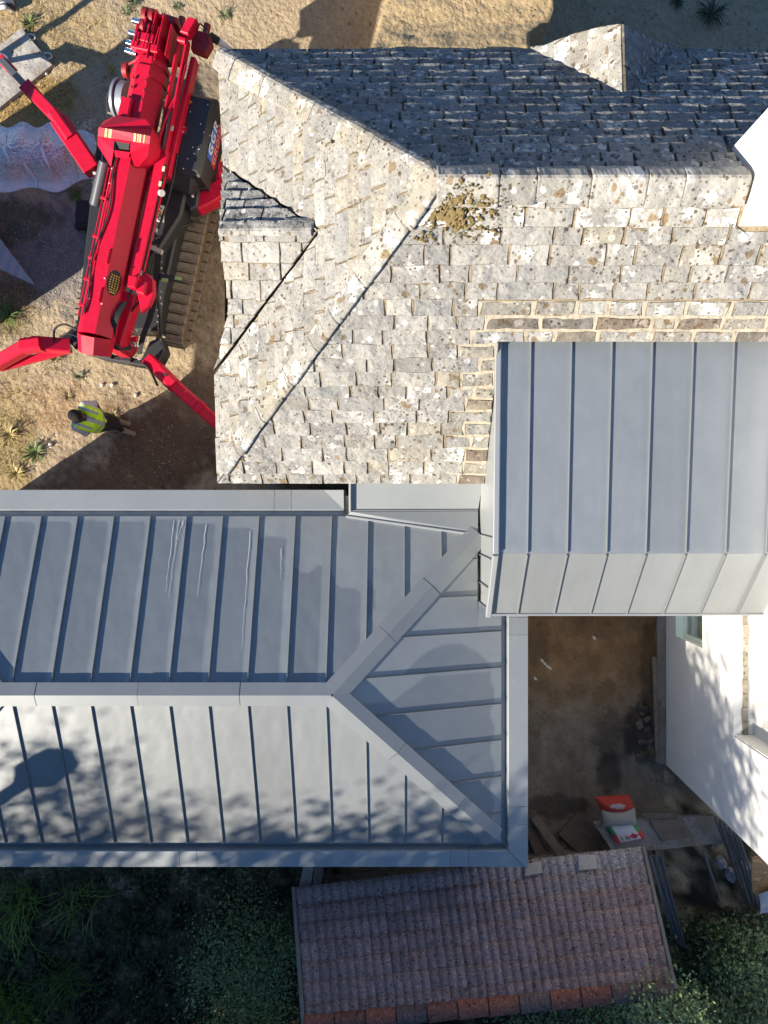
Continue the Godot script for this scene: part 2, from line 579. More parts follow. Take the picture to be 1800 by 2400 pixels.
# bent cap stones that straddle a ridge or hip from a to b
func caps(parent: Node3D, called: String, a: Vector3, b: Vector3, na: Vector3, nb: Vector3, wa: float, wb: float, l0: float, l1: float, lift: float, m: Material, kind: String, org: Vector3) -> void:
	var d := (b - a).normalized()
	var va := d.cross(na).normalized()
	if va.y > 0: va = -va
	var vb := d.cross(nb).normalized()
	if vb.y > 0: vb = -vb
	var up := (na + nb).normalized()
	var at := 0.0
	var total := a.distance_to(b)
	while at < total - 0.05:
		var to := minf(at + rng.randf_range(l0, l1), total)
		if total - to < 0.12: to = total
		var s := SB.new(org)
		s.pl = {"o": a, "u": d, "v": va}
		s.off = Vector2(rng.randf() * 7, rng.randf() * 7)
		s.col = stone_tone("pale" if kind == "pale" and rng.randf() < 0.75 else "")
		var p0 := a + d * (at + 0.003)
		var p1 := a + d * (to - 0.003)
		var w1 := wa * rng.randf_range(0.88, 1.12)
		var w2 := wb * rng.randf_range(0.88, 1.12)
		var k := lift + rng.randf_range(-0.008, 0.012)
		var sk := rng.randf_range(-0.02, 0.02)
		# cross-section: outer a, crest, outer b, with thickness
		var sec := func(p: Vector3, sh: float) -> Array:
			return [p + va * (w1 + sh) + na * (k - 0.045), p + va * (w1 + sh) + na * (k - 0.008), p + va * (w1 + sh - 0.012) + na * k, p + va * w1 * 0.5 + na * (k + 0.006), p + va * 0.02 + up * (k + 0.012), p + vb * 0.02 + up * (k + 0.012), p + vb * w2 * 0.5 + nb * (k + 0.006), p + vb * (w2 + sh - 0.012) + nb * k, p + vb * (w2 + sh) + nb * (k - 0.008), p + vb * (w2 + sh) + nb * (k - 0.045), p - up * 0.03]
		var A: Array = sec.call(p0, sk)
		var Z: Array = sec.call(p1, -sk)
		# the rims at both ends are rounded off
		var A1 := []
		var Z1 := []
		for i in A.size():
			A1.append(A[i] + d * 0.012)
			Z1.append(Z[i] - d * 0.012)
			if i > 0 and i < A.size() - 2:
				A[i] -= up * 0.006
				Z[i] -= up * 0.006
		var core := (p0 + p1) / 2 - up * 0.02
		var rings := [A, A1, Z1, Z]
		for r in 3:
			for i in A.size():
				var jn := (i + 1) % A.size()
				var mid: Vector3 = (rings[r][i] + rings[r][jn] + rings[r + 1][i] + rings[r + 1][jn]) / 4
				var hint := mid - core
				hint -= d * hint.dot(d)
				s.quad(rings[r][i], rings[r][jn], rings[r + 1][jn], rings[r + 1][i], hint)
		s.fan(A, -d)
		s.fan(Z, d)
		obj(called, s, M.stone_lichen if rng.randf() < 0.6 else m, parent)
		at = to

# ---------- standing-seam zinc ----------
func span(poly: PackedVector2Array, at: float, along_v: bool) -> Vector2:
	# the stretch of a convex outline on the line u = at (along_v) or v = at
	var lo := INF
	var hi := -INF
	for i in poly.size():
		var a := poly[i]
		var b := poly[(i + 1) % poly.size()]
		var ca := a.x if along_v else a.y
		var cb := b.x if along_v else b.y
		if (ca - at) * (cb - at) <= 0.0 and absf(ca - cb) > 1e-6:
			var t := (at - ca) / (cb - ca)
			var o := lerpf(a.y if along_v else a.x, b.y if along_v else b.x, t)
			lo = minf(lo, o); hi = maxf(hi, o)
	return Vector2(lo, hi)

func zinc_panels(parent: Node3D, pl: Dictionary, outline: PackedVector2Array, seams: Array, org: Vector3, stain: Callable, seam_h := 0.028, called := "zinc_panel") -> void:
	var lo := INF
	var hi := -INF
	for p in outline:
		lo = minf(lo, p.x); hi = maxf(hi, p.x)
	var cuts := [lo]
	for s in seams:
		if s > lo + 0.01 and s < hi - 0.01: cuts.append(s)
	cuts.append(hi)
	for i in cuts.size() - 1:
		var a: float = cuts[i]
		var b: float = cuts[i + 1]
		var rect := PackedVector2Array([Vector2(a, -20), Vector2(b, -20), Vector2(b, 20), Vector2(a, 20)])
		var got := Geometry2D.intersect_polygons(outline, rect)
		if got.is_empty(): continue
		var strip: PackedVector2Array = got[0]
		var vlo := INF
		var vhi := -INF
		for p in strip:
			vlo = minf(vlo, p.y); vhi = maxf(vhi, p.y)
		var rows := maxi(2, int((vhi - vlo) / 0.03))
		var cols := 16
		var s := SurfaceTool.new()
		s.begin(Mesh.PRIMITIVE_TRIANGLES)
		s.set_smooth_group(0)
		var ph := rng.randf() * 40.0
		var tint := rng.randf_range(0.93, 1.05)
		for r in rows + 1:
			var v := lerpf(vlo + 0.0005, vhi - 0.0005, float(r) / rows)
			var sp := span(strip, v, false)
			for c in cols + 1:
				var u := lerpf(sp.x, sp.y, float(c) / cols)
				var q := Vector2(u, v)
				# sheet metal is never quite flat
				var f := clampf(minf(u - a, b - u) / 0.08, 0, 1)
				var w := (nz.get_noise_2d(u * 60.0 + ph, v * 34.0) * 0.003) * f
				var col: Color = stain.call(q, i, (u - a) / (b - a), v) * (tint + 0.03 * nz.get_noise_2d(u * 260.0, v * 7.0 + ph))
				col.a = 1.0
				s.set_color(col)
				s.set_uv(q)
				s.add_vertex(to3(pl, q, w) - org)
		for r in rows:
			for c in cols:
				var k := r * (cols + 1) + c
				var flip: bool = (pl.v as Vector3).cross(pl.u).dot(pl.n) > 0
				for t in ([k, k + 1, k + cols + 2, k, k + cols + 2, k + cols + 1] if flip else [k, k + cols + 2, k + 1, k, k + cols + 1, k + cols + 2]):
					s.add_index(t)
		s.generate_normals()
		obj(called, s.commit(), M.zinc, parent)
	for i in range(1, cuts.size() - 1):
		var u: float = cuts[i]
		var sp := span(outline, u, true)
		if sp.y - sp.x < 0.05: continue
		var b := B.new(org)
		var p0 := to3(pl, Vector2(u, sp.x + 0.004), 0)
		var p1 := to3(pl, Vector2(u, sp.y - 0.004), 0)
		var wd := 0.006
		b.col = Color(0.6, 0.61, 0.62)
		b.sweep([Vector2(-wd, -0.004), Vector2(wd, -0.004), Vector2(wd, seam_h - 0.004), Vector2(wd * 0.5, seam_h), Vector2(-wd * 0.5, seam_h), Vector2(-wd, seam_h - 0.004)], p0, p1, pl.n)
		obj("standing_seam", b, M.zinc, parent)

# a folded strip of sheet metal: quads between two chains of points
func sheet(b: B, l: Array, r: Array, hint := Vector3.UP) -> void:
	for i in l.size() - 1:
		b.quad(l[i], r[i], r[i + 1], l[i + 1], hint)

func clean(_q: Vector2, _i: int, _t: float, _v: float) -> Color:
	return Color.WHITE

const SPITCH := 0.8829
func build_stone_house() -> void:
	var root := thing("stone_house", "old stone house with a lichened stone slate hipped roof and a west gablet", "house", Vector3(0, 0, -3.2))
	var og := root.position
	var eN := -5.99
	var eS := -0.352
	var eW := -2.459
	var he := 3.2
	var zr := (eN + eS) / 2
	var yr := he + (eS - zr) * SPITCH
	var xe := eW + (eS - zr)
	var xR := 1.04
	var zc := -1.886
	var xEnd := 5.6
	var S := plane(Vector3(0, he, eS), Vector3(1, 0, 0), Vector3(0, SPITCH, -1))
	var N := plane(Vector3(0, he, eN), Vector3(-1, 0, 0), Vector3(0, SPITCH, 1))
	var W := plane(Vector3(eW, he, 0), Vector3(0, 0, 1), Vector3(1, SPITCH, 0))
	var RE := Vector3(xe, yr, zr)
	var ye := he + (eS - zc) * SPITCH
	# walls
	var b := B.new(og)
	b.prism([Vector3(eW + 0.14, he - 0.08, eS - 0.14), Vector3(xR - 0.05, he - 0.08, eS - 0.14), Vector3(xR - 0.05, he - 0.08, eN + 0.14), Vector3(eW + 0.14, he - 0.08, eN + 0.14)], 0, 0, 0.0)
	b.prism([Vector3(xR - 0.05, he - 0.1, zc - 0.06), Vector3(xEnd - 0.1, he - 0.1, zc - 0.06), Vector3(xEnd - 0.1, he - 0.1, eN + 0.14), Vector3(xR - 0.05, he - 0.1, eN + 0.14)], 0, 0, 0.0)
	b.col = Color(0.42, 0.38, 0.31)
	obj("wall", b, M.mortar, root)
	# gablet on the west slope
	var R0 := sight(746, 543, W)
	var R1 := P(516, 543, 4.05)
	var C := sight(503, 868, W)
	var D := sight(524, 398, W)
	# gablet on the north slope
	var V0 := sight(1462, 228, N)
	var G1 := P(1457, 57, V0.y + 0.02)
	var L1 := sight(1222, 112, N)
	var Q1 := sight(1590, 106, N)
	# slopes: bedding under the stones
	var bedS := [Vector3(eW, he, eS), Vector3(xR, he, eS), Vector3(xR, ye, zc), Vector3(xEnd, ye, zc), Vector3(xEnd, yr, zr), RE]
	var bedN := [Vector3(eW, he, eN), RE, Vector3(xEnd, yr, zr), Vector3(xEnd, he, eN)]
	var bedW := [Vector3(eW, he, eN), D + Vector3(0, 0, -0.05), R0 + W.v * 0.055, C + Vector3(0, 0, 0.055), Vector3(eW, he, eS), RE]
	var fresh := func(q: Vector2) -> bool:
		var p := to3(S, q)
		return (p.x > xR - 0.42 and p.z > zc) or (p.z > zc - 0.36 and p.x > xR - 0.25)
	var palef := func(q: Vector2) -> bool:
		var p := to3(S, q)
		return p.z < zr + 0.34
	var brows := [[S, bedS, Color(0.42, 0.36, 0.27)], [N, bedN, Color(0.16, 0.15, 0.14)], [W, bedW, Color(0.4, 0.36, 0.28)]]
	var slopes := []
	for x in brows:
		b = B.new(og)
		b.col = x[2]
		var top := []
		var low := []
		for p in x[1]:
			top.append(p + x[0].n * 0.0)
			low.append(p - x[0].n * 0.09)
		b.poly(top, x[0].n); b.poly(low, -x[0].n)
		for i in top.size():
			var k: int = (i + 1) % top.size()
			b.quad(top[i], top[k], low[k], low[i], (top[i] + top[k]) / 2 - (top[0] + top[2]) / 2)
		slopes.append(obj("roof_slope", b, M.mortar, root))
	b = B.new(og)
	b.col = Color(0.05, 0.045, 0.04)  # near-black sheet: the shade in the valley gap is put into its colour
	b.poly([D + Vector3(0.1, -0.02, -0.1), R0 + W.v * 0.12 - W.n * 0.11, C + Vector3(0.1, -0.02, 0.1)], W.n)
	obj("valley_shade_sheet", b, M.mortar, root)
	# cream pointing round the new junction
	b = B.new(og)
	b.col = Color(0.55, 0.525, 0.475)
	b.fan([to3(S, to2(S, Vector3(xR - 0.44, 0, 0)) * Vector2(1, 0), 0.008), to3(S, Vector2(xR, 0), 0.008), to3(S, to2(S, Vector3(xR, ye, zc)), 0.008), to3(S, to2(S, Vector3(xR - 0.44, ye, zc)), 0.008)], S.n)
	var zu := zc - 0.36
	var yu := he + (eS - zu) * SPITCH
	b.fan([to3(S, to2(S, Vector3(xR - 0.44, ye, zc)), 0.008), to3(S, to2(S, Vector3(xEnd, ye, zc)), 0.008), to3(S, to2(S, Vector3(xEnd, yu, zu)), 0.008), to3(S, to2(S, Vector3(xR - 0.3, yu, zu)), 0.008)], S.n)
	obj("mortar_pointing", b, M.mortar, root)
	b = B.new(og)
	b.col = Color(0.5, 0.46, 0.38)
	# the stones
	var chim := PackedVector2Array()
	for p in [Vector3(3.3, 0, -2.8), Vector3(4.4, 0, -2.8), Vector3(4.4, 0, -3.8), Vector3(3.3, 0, -3.8)]:
		chim.append(Vector2(p.x, (eS - p.z) * sqrt(1 + SPITCH * SPITCH)))
	var chn := PackedVector2Array()
	for p in [Vector3(3.3, 0, -2.4), Vector3(4.4, 0, -2.4), Vector3(4.4, 0, -3.74), Vector3(3.3, 0, -3.74)]:
		chn.append(Vector2(-p.x, (p.z - eN) * sqrt(1 + SPITCH * SPITCH)))
	bedS[3] = Vector3(4.5, ye, zc); bedS[4] = Vector3(4.5, yr, zr)
	var n1 := lay_stones(slopes[0], S, pts2(S, bedS), [chim], {"ch": 0.188, "w0": 0.26, "w1": 0.62, "seed": 1, "mat": M.stone, "low": 0.02, "high": 0.01, "fresh": fresh, "pale": palef, "org": og, "rough": 0.008})
	var wl := pts2(W, bedW)
	var n2 := lay_stones(slopes[2], W, wl, [], {"ch": 0.18, "w0": 0.28, "w1": 0.62, "seed": 2, "mat": M.stone, "low": 0.016, "high": 0.01, "org": og, "gap": 0.002, "rough": 0.006})
	bedN[2] = Vector3(3.34, yr, zr); bedN[3] = Vector3(5.3, he, eN)
	var gN := pts2(N, [V0, L1, Vector3(L1.x, L1.y, L1.z) + Vector3(0, -0.3, -0.4), Q1 + Vector3(0, -0.3, -0.4), Q1])
	var n3 := lay_stones(slopes[1], N, pts2(N, bedN), [gN, chn], {"ch": 0.215, "w0": 0.28, "w1": 0.66, "seed": 3, "mat": M.stone_shaded, "tone": "dark", "low": 0.055, "high": -0.005, "org": og, "rough": 0.009, "gap": 0.005})
	# west gablet
	var DS := plane(R1, (R0 - R1), (R0 - C) - (R0 - R1) * (R0 - C).dot(R0 - R1) / (R0 - R1).length_squared())
	var DN := plane(R1, (R0 - R1), (R0 - D) - (R0 - R1) * (R0 - D).dot(R0 - R1) / (R0 - R1).length_squared())
	var cheeks := [[DS, [R1, R0, C, sight(512, 830, DS), sight(537, 730, DS), sight(531, 660, DS), sight(519, 600, DS)], M.stone, "", 0.045, 0.012], [DN, [R1, R0, D, sight(522, 440, DN), sight(520, 490, DN)], M.stone_shaded, "dark", 0.07, 0.0]]
	for x in cheeks:
		b = B.new(og)
		b.col = Color(0.36, 0.32, 0.25)
		var low := []
		for p in x[1]: low.append(p - x[0].n * 0.02)
		b.poly(low, x[0].n)
		var low2 := []
		for p in x[1]: low2.append(p - x[0].n * 0.1)
		b.poly(low2, -x[0].n)
		for i in low.size():
			var k: int = (i + 1) % low.size()
			b.quad(low[i], low[k], low2[k], low2[i], (low[i] + low[k]) / 2 - (low[1] + low[3]) / 2)
		var dm := obj("gablet_slope", b, M.mortar, root)
		n1 += lay_stones(dm, x[0], pts2(x[0], x[1]), [], {"ch": 0.2, "w0": 0.28, "w1": 0.55, "seed": 5, "mat": x[2], "tone": x[3], "low": x[4], "high": x[5], "org": og, "rough": 0.008})
	b = B.new(og)
	b.col = Color(0.4, 0.36, 0.3)
	b.poly([R1 + Vector3(0.03, -0.1, 0), C + Vector3(0.1, -0.12, 0), Vector3(eW + 0.12, he - 0.5, zr)], Vector3(-1, 0, 0))
	b.poly([R1 + Vector3(0.03, -0.1, 0), Vector3(eW + 0.12, he - 0.5, zr), D + Vector3(0.1, -0.12, 0)], Vector3(-1, 0, 0))
	obj("gablet_wall", b, M.mortar, root)
	caps(root, "ridge_stone", R1, R0 + (R1 - R0).normalized() * 0.06, DS.n, DN.n, 0.04, 0.16, 0.35, 0.6, 0.05, M.stone, "", og)
	# north gablet
	var ga := plane(V0, G1 - V0, L1 - V0)
	var gb := plane(V0, G1 - V0, Q1 - V0)
	var Lf := P(1350, 70, 3.72)
	for x in [[ga, [V0, L1, sight(1275, 107, ga), sight(1350, 78, ga), sight(1412, 62, ga), G1], M.stone, "", 0.03, 0.02], [gb, [V0, Q1, sight(1532, 96, gb), sight(1500, 78, gb), G1], M.stone_shaded, "dark", 0.03, 0.02]]:
		b = B.new(og)
		b.col = Color(0.36, 0.32, 0.26)
		var low := []
		for p in x[1]: low.append(p - x[0].n * 0.02)
		b.poly(low, x[0].n)
		var low2 := []
		for p in x[1]: low2.append(p - x[0].n * 0.1)
		b.poly(low2, -x[0].n)
		for i in low.size():
			var k: int = (i + 1) % low.size()
			b.quad(low[i], low[k], low2[k], low2[i], (low[i] + low[k]) / 2 - (low[0] + low[2]) / 2)
		var dm := obj("gablet_slope", b, M.mortar, root)
		# courses run down the fall, so lay them along the ridge
		var cu: Vector3 = x[0].u
		var gv: Vector3 = x[0].n.cross(cu).normalized()
		if gv.y < 0: gv = -gv
		var pl := plane(V0, gv.cross(x[0].n), gv)
		n1 += lay_stones(dm, pl, pts2(pl, x[1]), [], {"ch": 0.27, "w0": 0.4, "w1": 0.9, "seed": 6, "lichen": true, "mat": x[2], "tone": x[3], "low": x[4], "high": x[5], "org": og, "rough": 0.008})
	b = B.new(og)
	b.col = Color(0.34, 0.32, 0.28)
	b.poly([G1 + Vector3(0, -0.1, 0.05), L1 + Vector3(0, -0.1, 0.05), Vector3(G1.x, he - 0.4, eN + 0.2), Q1 + Vector3(0, -0.1, 0.05)], Vector3(0, 0, -1))
	obj("gablet_wall", b, M.mortar, root)
	# ridge and hips
	caps(root, "ridge_stone", RE + Vector3(-0.06, 0, 0), Vector3(3.3, yr, zr), S.n, N.n, 0.23, 0.15, 0.34, 0.62, 0.06, M.stone, "pale", og)
	caps(root, "hip_stone", Vector3(eW + 0.05, he + 0.05, eN + 0.05), RE, W.n, N.n, 0.2, 0.1, 0.4, 0.75, 0.055, M.stone, "", og)
	caps(root, "hip_stone", Vector3(eW + 0.14, he + 0.12, eS - 0.14), RE, W.n, S.n, 0.2, 0.03, 0.4, 0.75, 0.06, M.stone, "", og)
	# white rendered chimney at the ridge
	b = B.new(og)
	b.prism([Vector3(3.34, 8.1, -2.84), Vector3(4.3, 8.1, -2.84), Vector3(4.3, 8.1, -3.7), Vector3(3.34, 8.1, -3.7)], 3.4, 0.015)
	var ch := obj("chimney", b, M.render, root)
	ch.set_meta("label", "white rendered chimney")
	b = B.new(og)
	b.prism([Vector3(3.28, 8.2, -2.78), Vector3(4.36, 8.2, -2.78), Vector3(4.36, 8.2, -3.76), Vector3(3.28, 8.2, -3.76)], 0.1, 0.015)
	obj("chimney_cap", b, M.concrete, ch)
	# moss cushions by the ridge end
	var ms := SurfaceTool.new()
	ms.begin(Mesh.PRIMITIVE_TRIANGLES)
	ms.set_smooth_group(0)
	var mc := to2(S, sight(1055, 490, S))
	var mw := 150
	var mh := 90
	var mm := PackedFloat32Array()
	for jj in mh + 1:
		for ii in mw + 1:
			var q := mc + Vector2((float(ii) / mw - 0.5) * 1.5, (float(jj) / mh - 0.5) * 0.9)
			var d := Vector2((q.x - mc.x) / 0.62, (q.y - mc.y) / 0.34).length()
			var m := nz.get_noise_2d(q.x * 90.0, q.y * 120.0) * 0.55 + nz.get_noise_2d(q.x * 260.0, q.y * 260.0) * 0.55 + nz.get_noise_2d(q.x * 620.0, q.y * 620.0) * 0.55 + 0.4 - d * 0.72
			var p := to3(S, q)
			if p.x < xe + (p.z - zr) * -1.0 + 0.12: m = -1.0
			mm.append(m)
			var onto := 0.03 + 0.045 * smoothstep(-2.985, -3.005, p.z)
			var w := onto + clampf(m, -0.2, 0.3) * 0.085 - 0.004
			ms.set_color(Color(0.19, 0.14, 0.055).lerp(Color(0.09, 0.07, 0.03), clampf(0.5 - m * 1.2 + nz.get_noise_2d(q.x * 500.0, q.y * 500.0), 0, 1)))
			ms.add_vertex(to3(S, q, w) - og)
	for jj in mh:
		for ii in mw:
			var k := jj * (mw + 1) + ii
			if minf(minf(mm[k], mm[k + 1]), minf(mm[k + mw + 1], mm[k + mw + 2])) < -0.16: continue
			for t in [k, k + mw + 2, k + 1, k, k + mw + 1, k + mw + 2]: ms.add_index(t)
	ms.generate_normals()
	obj("moss", ms.commit(), M.cloth, root)
	print("stones S/W/N: ", n1, " ", n2, " ", n3)

func build_zinc_extension() -> void:
	var root := thing("zinc_roofed_extension", "low extension with a grey standing seam zinc hipped roof", "building", Vector3(-2, 0, 2.3))
	var og := root.position
	var ye := 2.7
	var zN := 0.088
	var zS := 4.594
	var xE := 1.325
	var xW := -7.45
	var zr := (zN + zS) / 2
	var yr := 3.48
	var run := zr - zN
	var tg := (yr - ye) / run
	var RE := Vector3(xE - run, yr, zr)
	var RW := Vector3(xW + run, yr, zr)
	var S := plane(Vector3(0, ye, zS), Vector3(1, 0, 0), Vector3(0, tg, -1))
	var N := plane(Vector3(0, ye, zN), Vector3(1, 0, 0), Vector3(0, tg, 1))
	var E := plane(Vector3(xE, ye, 0), Vector3(0, 0, 1), Vector3(-1, tg, 0))
	var W := plane(Vector3(xW, ye, 0), Vector3(0, 0, 1), Vector3(1, tg, 0))
	var b := B.new(og)
	b.prism([Vector3(xW + 0.42, ye - 0.25, -0.2), Vector3(xE + 0.25, ye - 0.25, -0.2), Vector3(xE + 0.25, ye - 0.25, zS + 0.2), Vector3(xW + 0.42, ye - 0.25, zS + 0.2)], 0, 0, 0.0)
	obj("wall", b, M.render, root)
	var seamx := []
	for k in range(-16, 4): seamx.append(0.5 * k - 0.01)
	# damp still drying on the shaded slope: darker, with edges of its own beside each seam
	var wet := Color(0.6, 0.63, 0.665)
	var dampN := func(q: Vector2, _i: int, t: float, v: float) -> Color:
		var x := q.x
		var k := floorf((x + 0.01) / 0.5)
		var start := 0.065 + 0.03 * nz.get_noise_1d(k * 31.0)
		var right := 0.88
		if k == -6: start = 0.1; right = 0.82
		elif k == -5: start = 0.16; right = 0.83
		elif k == -4: start = 0.3; right = 0.8
		elif k == -3: start = 0.68 + 0.12 * sin(clampf(t / 0.7, 0, 1) * PI); right = 0.8
		elif k == -2: start = 0.77 + 0.24 * smoothstep(0.0, 0.3, t); right = 0.83 - 0.5 * smoothstep(1.7, 2.4, v)
		elif k == -1: start = 0.87 + 0.8 * t * t * 4.0; right = 0.24 - 1.1 * pow(absf(v - 1.15), 1.6)
		elif k >= 0: start = 9.0
		var edge := minf((right - t) * 0.5 + nz.get_noise_2d(k * 50.0, v * 26.0) * 0.012, t * 0.5 + 0.02)
		var round_ := v - start + nz.get_noise_2d(x * 70.0, k * 50.0) * 0.03
		# the corner is rounded like a drying edge
		var cr := 0.09
		var d0 := minf(edge, round_)
		if edge < cr and round_ < cr: d0 = cr - Vector2(cr - edge, cr - round_).length()
		var d := smoothstep(-0.006, 0.01, d0)
		var cloud := 1.0 + 0.06 * nz.get_noise_2d(x * 60.0, v * 90.0)
		var c := Color(0.88, 0.885, 0.885).lerp(wet, d)
		return c * cloud
	var dampS := func(q: Vector2, i: int, t: float, v: float) -> Color:
		var k := floorf((q.x + 0.01) / 0.5)
		var top := 0.5 + 0.45 * nz.get_noise_1d(k * 77.0 + 3.0)
		var peak := top * (1.0 - pow(absf(t - 0.62) * 1.35, 1.5)) + nz.get_noise_2d(q.x * 30.0, q.y * 10.0) * 0.08
		var d := smoothstep(-0.01, 0.02, minf(minf(peak - v, v - 0.05), minf(t * 0.5, 0.46 - t * 0.5)))
		return Color(0.76, 0.755, 0.745).lerp(Color(0.63, 0.63, 0.625), d * (0.9 if k > -3 or k < -5 else 0.25)) * (1.0 + 0.03 * nz.get_noise_2d(q.x * 40.0, q.y * 20.0))
	var dampE := func(q: Vector2, i: int, t: float, v: float) -> Color:
		var lim := 1.79 + 0.38 * pow((v - 0.78) / 0.66, 2.0) if q.x < 2.17 else (2.2 + 0.3 * clampf((v - 1.1) * 2.0, 0, 1) if q.x < 2.67 else 0.0)
		var d0 := minf(v - 0.13 - 0.03 * sin((q.x - 1.67) * TAU / 0.5), (q.x - lim) * 0.7) + nz.get_noise_2d(q.x * 30.0, v * 30.0) * 0.02
		var d := smoothstep(-0.006, 0.012, d0)
		return Color(0.86, 0.865, 0.86).lerp(Color(0.6, 0.63, 0.67), d)
	# flashing line that trims the north slope where it meets the valley
	var t0 := sight(812, 1210, N)
	var t1 := sight(1120, 1254, N)
	var nOut := pts2(N, [Vector3(xW, ye, zN), t0, t1, RE, RW])
	var sl := []
	for x in [[N, nOut], [S, pts2(S, [Vector3(xW, ye, zS), Vector3(xE, ye, zS), RE, RW])], [E, pts2(E, [Vector3(xE, ye, zS), RE, sight(1120, 1265, E), sight(1120, 1440, E), Vector3(xE, ye, 1.0)])], [W, pts2(W, [Vector3(xW, ye, zN), RW, Vector3(xW, ye, zS)])]]:
		b = B.new(og)
		var low := []
		for q in x[1]: low.append(to3(x[0], q, -0.012))
		b.poly(low, x[0].n)
		sl.append(obj("roof_slope", b, M.zinc, root))
	zinc_panels(sl[0], N, nOut, seamx, og, dampN)
	zinc_panels(sl[1], S, pts2(S, [Vector3(xW, ye, zS), Vector3(xE, ye, zS), RE, RW]), seamx, og, dampS)
	var seamz := []
	for k in range(-2, 6): seamz.append(1.67 + 0.5 * k)
	zinc_panels(sl[2], E, pts2(E, [Vector3(xE, ye, zS), RE, sight(1119, 1268, E), sight(1119, 1478, E), Vector3(xE, ye, 1.66)]), seamz, og, dampE)
	zinc_panels(sl[2], E, pts2(E, [sight(1121, 1478, E), Vector3(xE, ye, 1.655), Vector3(xE, ye, 1.2), sight(1121, 1410, E)]), [], og, clean)
	zinc_panels(sl[3], W, pts2(W, [Vector3(xW, ye, zN), RW, Vector3(xW, ye, zS)]), seamz, og, clean)
	# pale dried drips down the shaded slope
	for q in [[408, 1220, 388, 1387], [420, 1220, 396, 1400], [430, 1222, 412, 1280], [483, 1230, 463, 1400], [586, 1245, 566, 1523], [660, 1285, 658, 1360]]:
		b = B.new(og)
		b.col = Color(1, 1, 1)
		var last: Vector3 = sight(q[0], q[1], N) + N.n * 0.009
		for k in 12:
			var t := (k + 1) / 12.0
			var nx: Vector3 = sight(lerpf(q[0], q[2], t) + rng.randf_range(-1.5, 1.5), lerpf(q[1], q[3], t), N) + N.n * 0.009
			var w := 0.005 * (1.0 - t * 0.6) * rng.randf_range(0.6, 1.3)
			b.quad(last - N.u * w, last + N.u * w, nx + N.u * w, nx - N.u * w, N.n)
			last = nx
		obj("dried_drip", b, M.drip, sl[0])
	# ridge and hip caps of folded sheet in lengths
	var cap := func(called: String, a: Vector3, z: Vector3, na: Vector3, nb: Vector3, w: float, cuts: Array) -> void:
		var d := (z - a).normalized()
		var va := d.cross(na).normalized()
		if va.y > 0: va = -va
		var vb := d.cross(nb).normalized()
		if vb.y > 0: vb = -vb
		for i in cuts.size() - 1:
			var c := B.new(og)
			c.col = Color(0.78, 0.785, 0.79) * rng.randf_range(0.95, 1.04)
			var pa: Vector3 = a.lerp(z, cuts[i])
			var pz: Vector3 = a.lerp(z, cuts[i + 1]) - d * 0.006
			var k := 0.055 + 0.004 * (i % 2)
			var sec := func(p: Vector3) -> Array: return [p + va * (w + 0.004) + na * (k - 0.05), p + va * w + na * k, p + (na + nb).normalized() * (k + 0.012), p + vb * w + nb * k, p + vb * (w + 0.004) + nb * (k - 0.05)]
			var A: Array = sec.call(pa)
			var Z: Array = sec.call(pz)
			for m in 4:
				var hint: Vector3 = [va, na, nb, vb][m]
				c.quad(A[m], A[m + 1], Z[m + 1], Z[m], hint)
			c.fan(A, -d); c.fan(Z, d)
			obj(called, c, M.zinc, root)
	var L := RE.x - RW.x
	var cf := func(px: float) -> float: return ((px - NX) * (H - yr) / F - RW.x) / L
	cap.call("ridge_cap", RW, RE, N.n, S.n, 0.14, [0.0, cf.call(-130.0), cf.call(87.0), cf.call(326.0), cf.call(564.0), 1.0])
	cap.call("hip_cap", RE, sight(1122, 1252, N), E.n, N.n, 0.15, [0.0, 0.36, 0.66, 1.0])
	cap.call("hip_cap", RE, RE.lerp(Vector3(xE, ye, zS), 0.955), E.n, S.n, 0.15, [0.0, 0.38, 0.76, 1.0])
	cap.call("hip_cap", RW, Vector3(xW, ye, zN), W.n, N.n, 0.15, [0.0, 0.5, 1.0])
	cap.call("hip_cap", RW, Vector3(xW, ye, zS), W.n, S.n, 0.15, [0.0, 0.5, 1.0])
	# box gutter and capping round the eaves: lengths with lapped joints
	var edge := func(a: Vector3, z: Vector3, out: Vector3, wide: float, cuts: Array, mitre0: float, mitre1: float) -> void:
		var d := (z - a).normalized()
		for i in cuts.size() - 1:
			var g := B.new(og)
			g.col = Color(0.84, 0.845, 0.85) * rng.randf_range(0.95, 1.04)
			var pa: Vector3 = a.lerp(z, cuts[i]) + d * 0.0
			var pz: Vector3 = a.lerp(z, cuts[i + 1]) - d * 0.005
			var raise := 0.003 * (i % 2)
			var sec := func(p: Vector3, mt: float) -> Array:
				var f := func(o: float, y: float) -> Vector3: return Vector3(p.x, ye + y, p.z) + out * o + d * (mt * o)
				return [f.call(-0.06, -0.03), f.call(0.0, -0.09), f.call(0.075, -0.095), f.call(0.082, 0.035 + raise), f.call(0.095, 0.05 + raise), f.call(0.082 + wide, 0.03 + raise), f.call(0.085 + wide, -0.14)]
			var A: Array = sec.call(pa, mitre0 if i == 0 else 0.0)
			var Z: Array = sec.call(pz, mitre1 if i == cuts.size() - 2 else 0.0)
			var hints := [out + Vector3.UP, Vector3.UP, -out, Vector3.UP - out, Vector3.UP, out]
			var gut := B.new(og)
			for m in 6:
				(gut if m < 3 else g).quad(A[m], A[m + 1], Z[m + 1], Z[m], hints[m])
			obj("gutter", gut, M.zinc, root)
			obj("capping", g, M.zinc, root)
	var fx := func(px: float, y: float) -> float: return (px - NX) * (H - y) / F
	var x0 := xW
	var xs := func(list: Array, xa: float, xb: float) -> Array:
		var o := [0.0]
		for px in list: o.append((fx.call(px, 2.72) - xa) / (xb - xa))
		o.append(1.0)
		return o
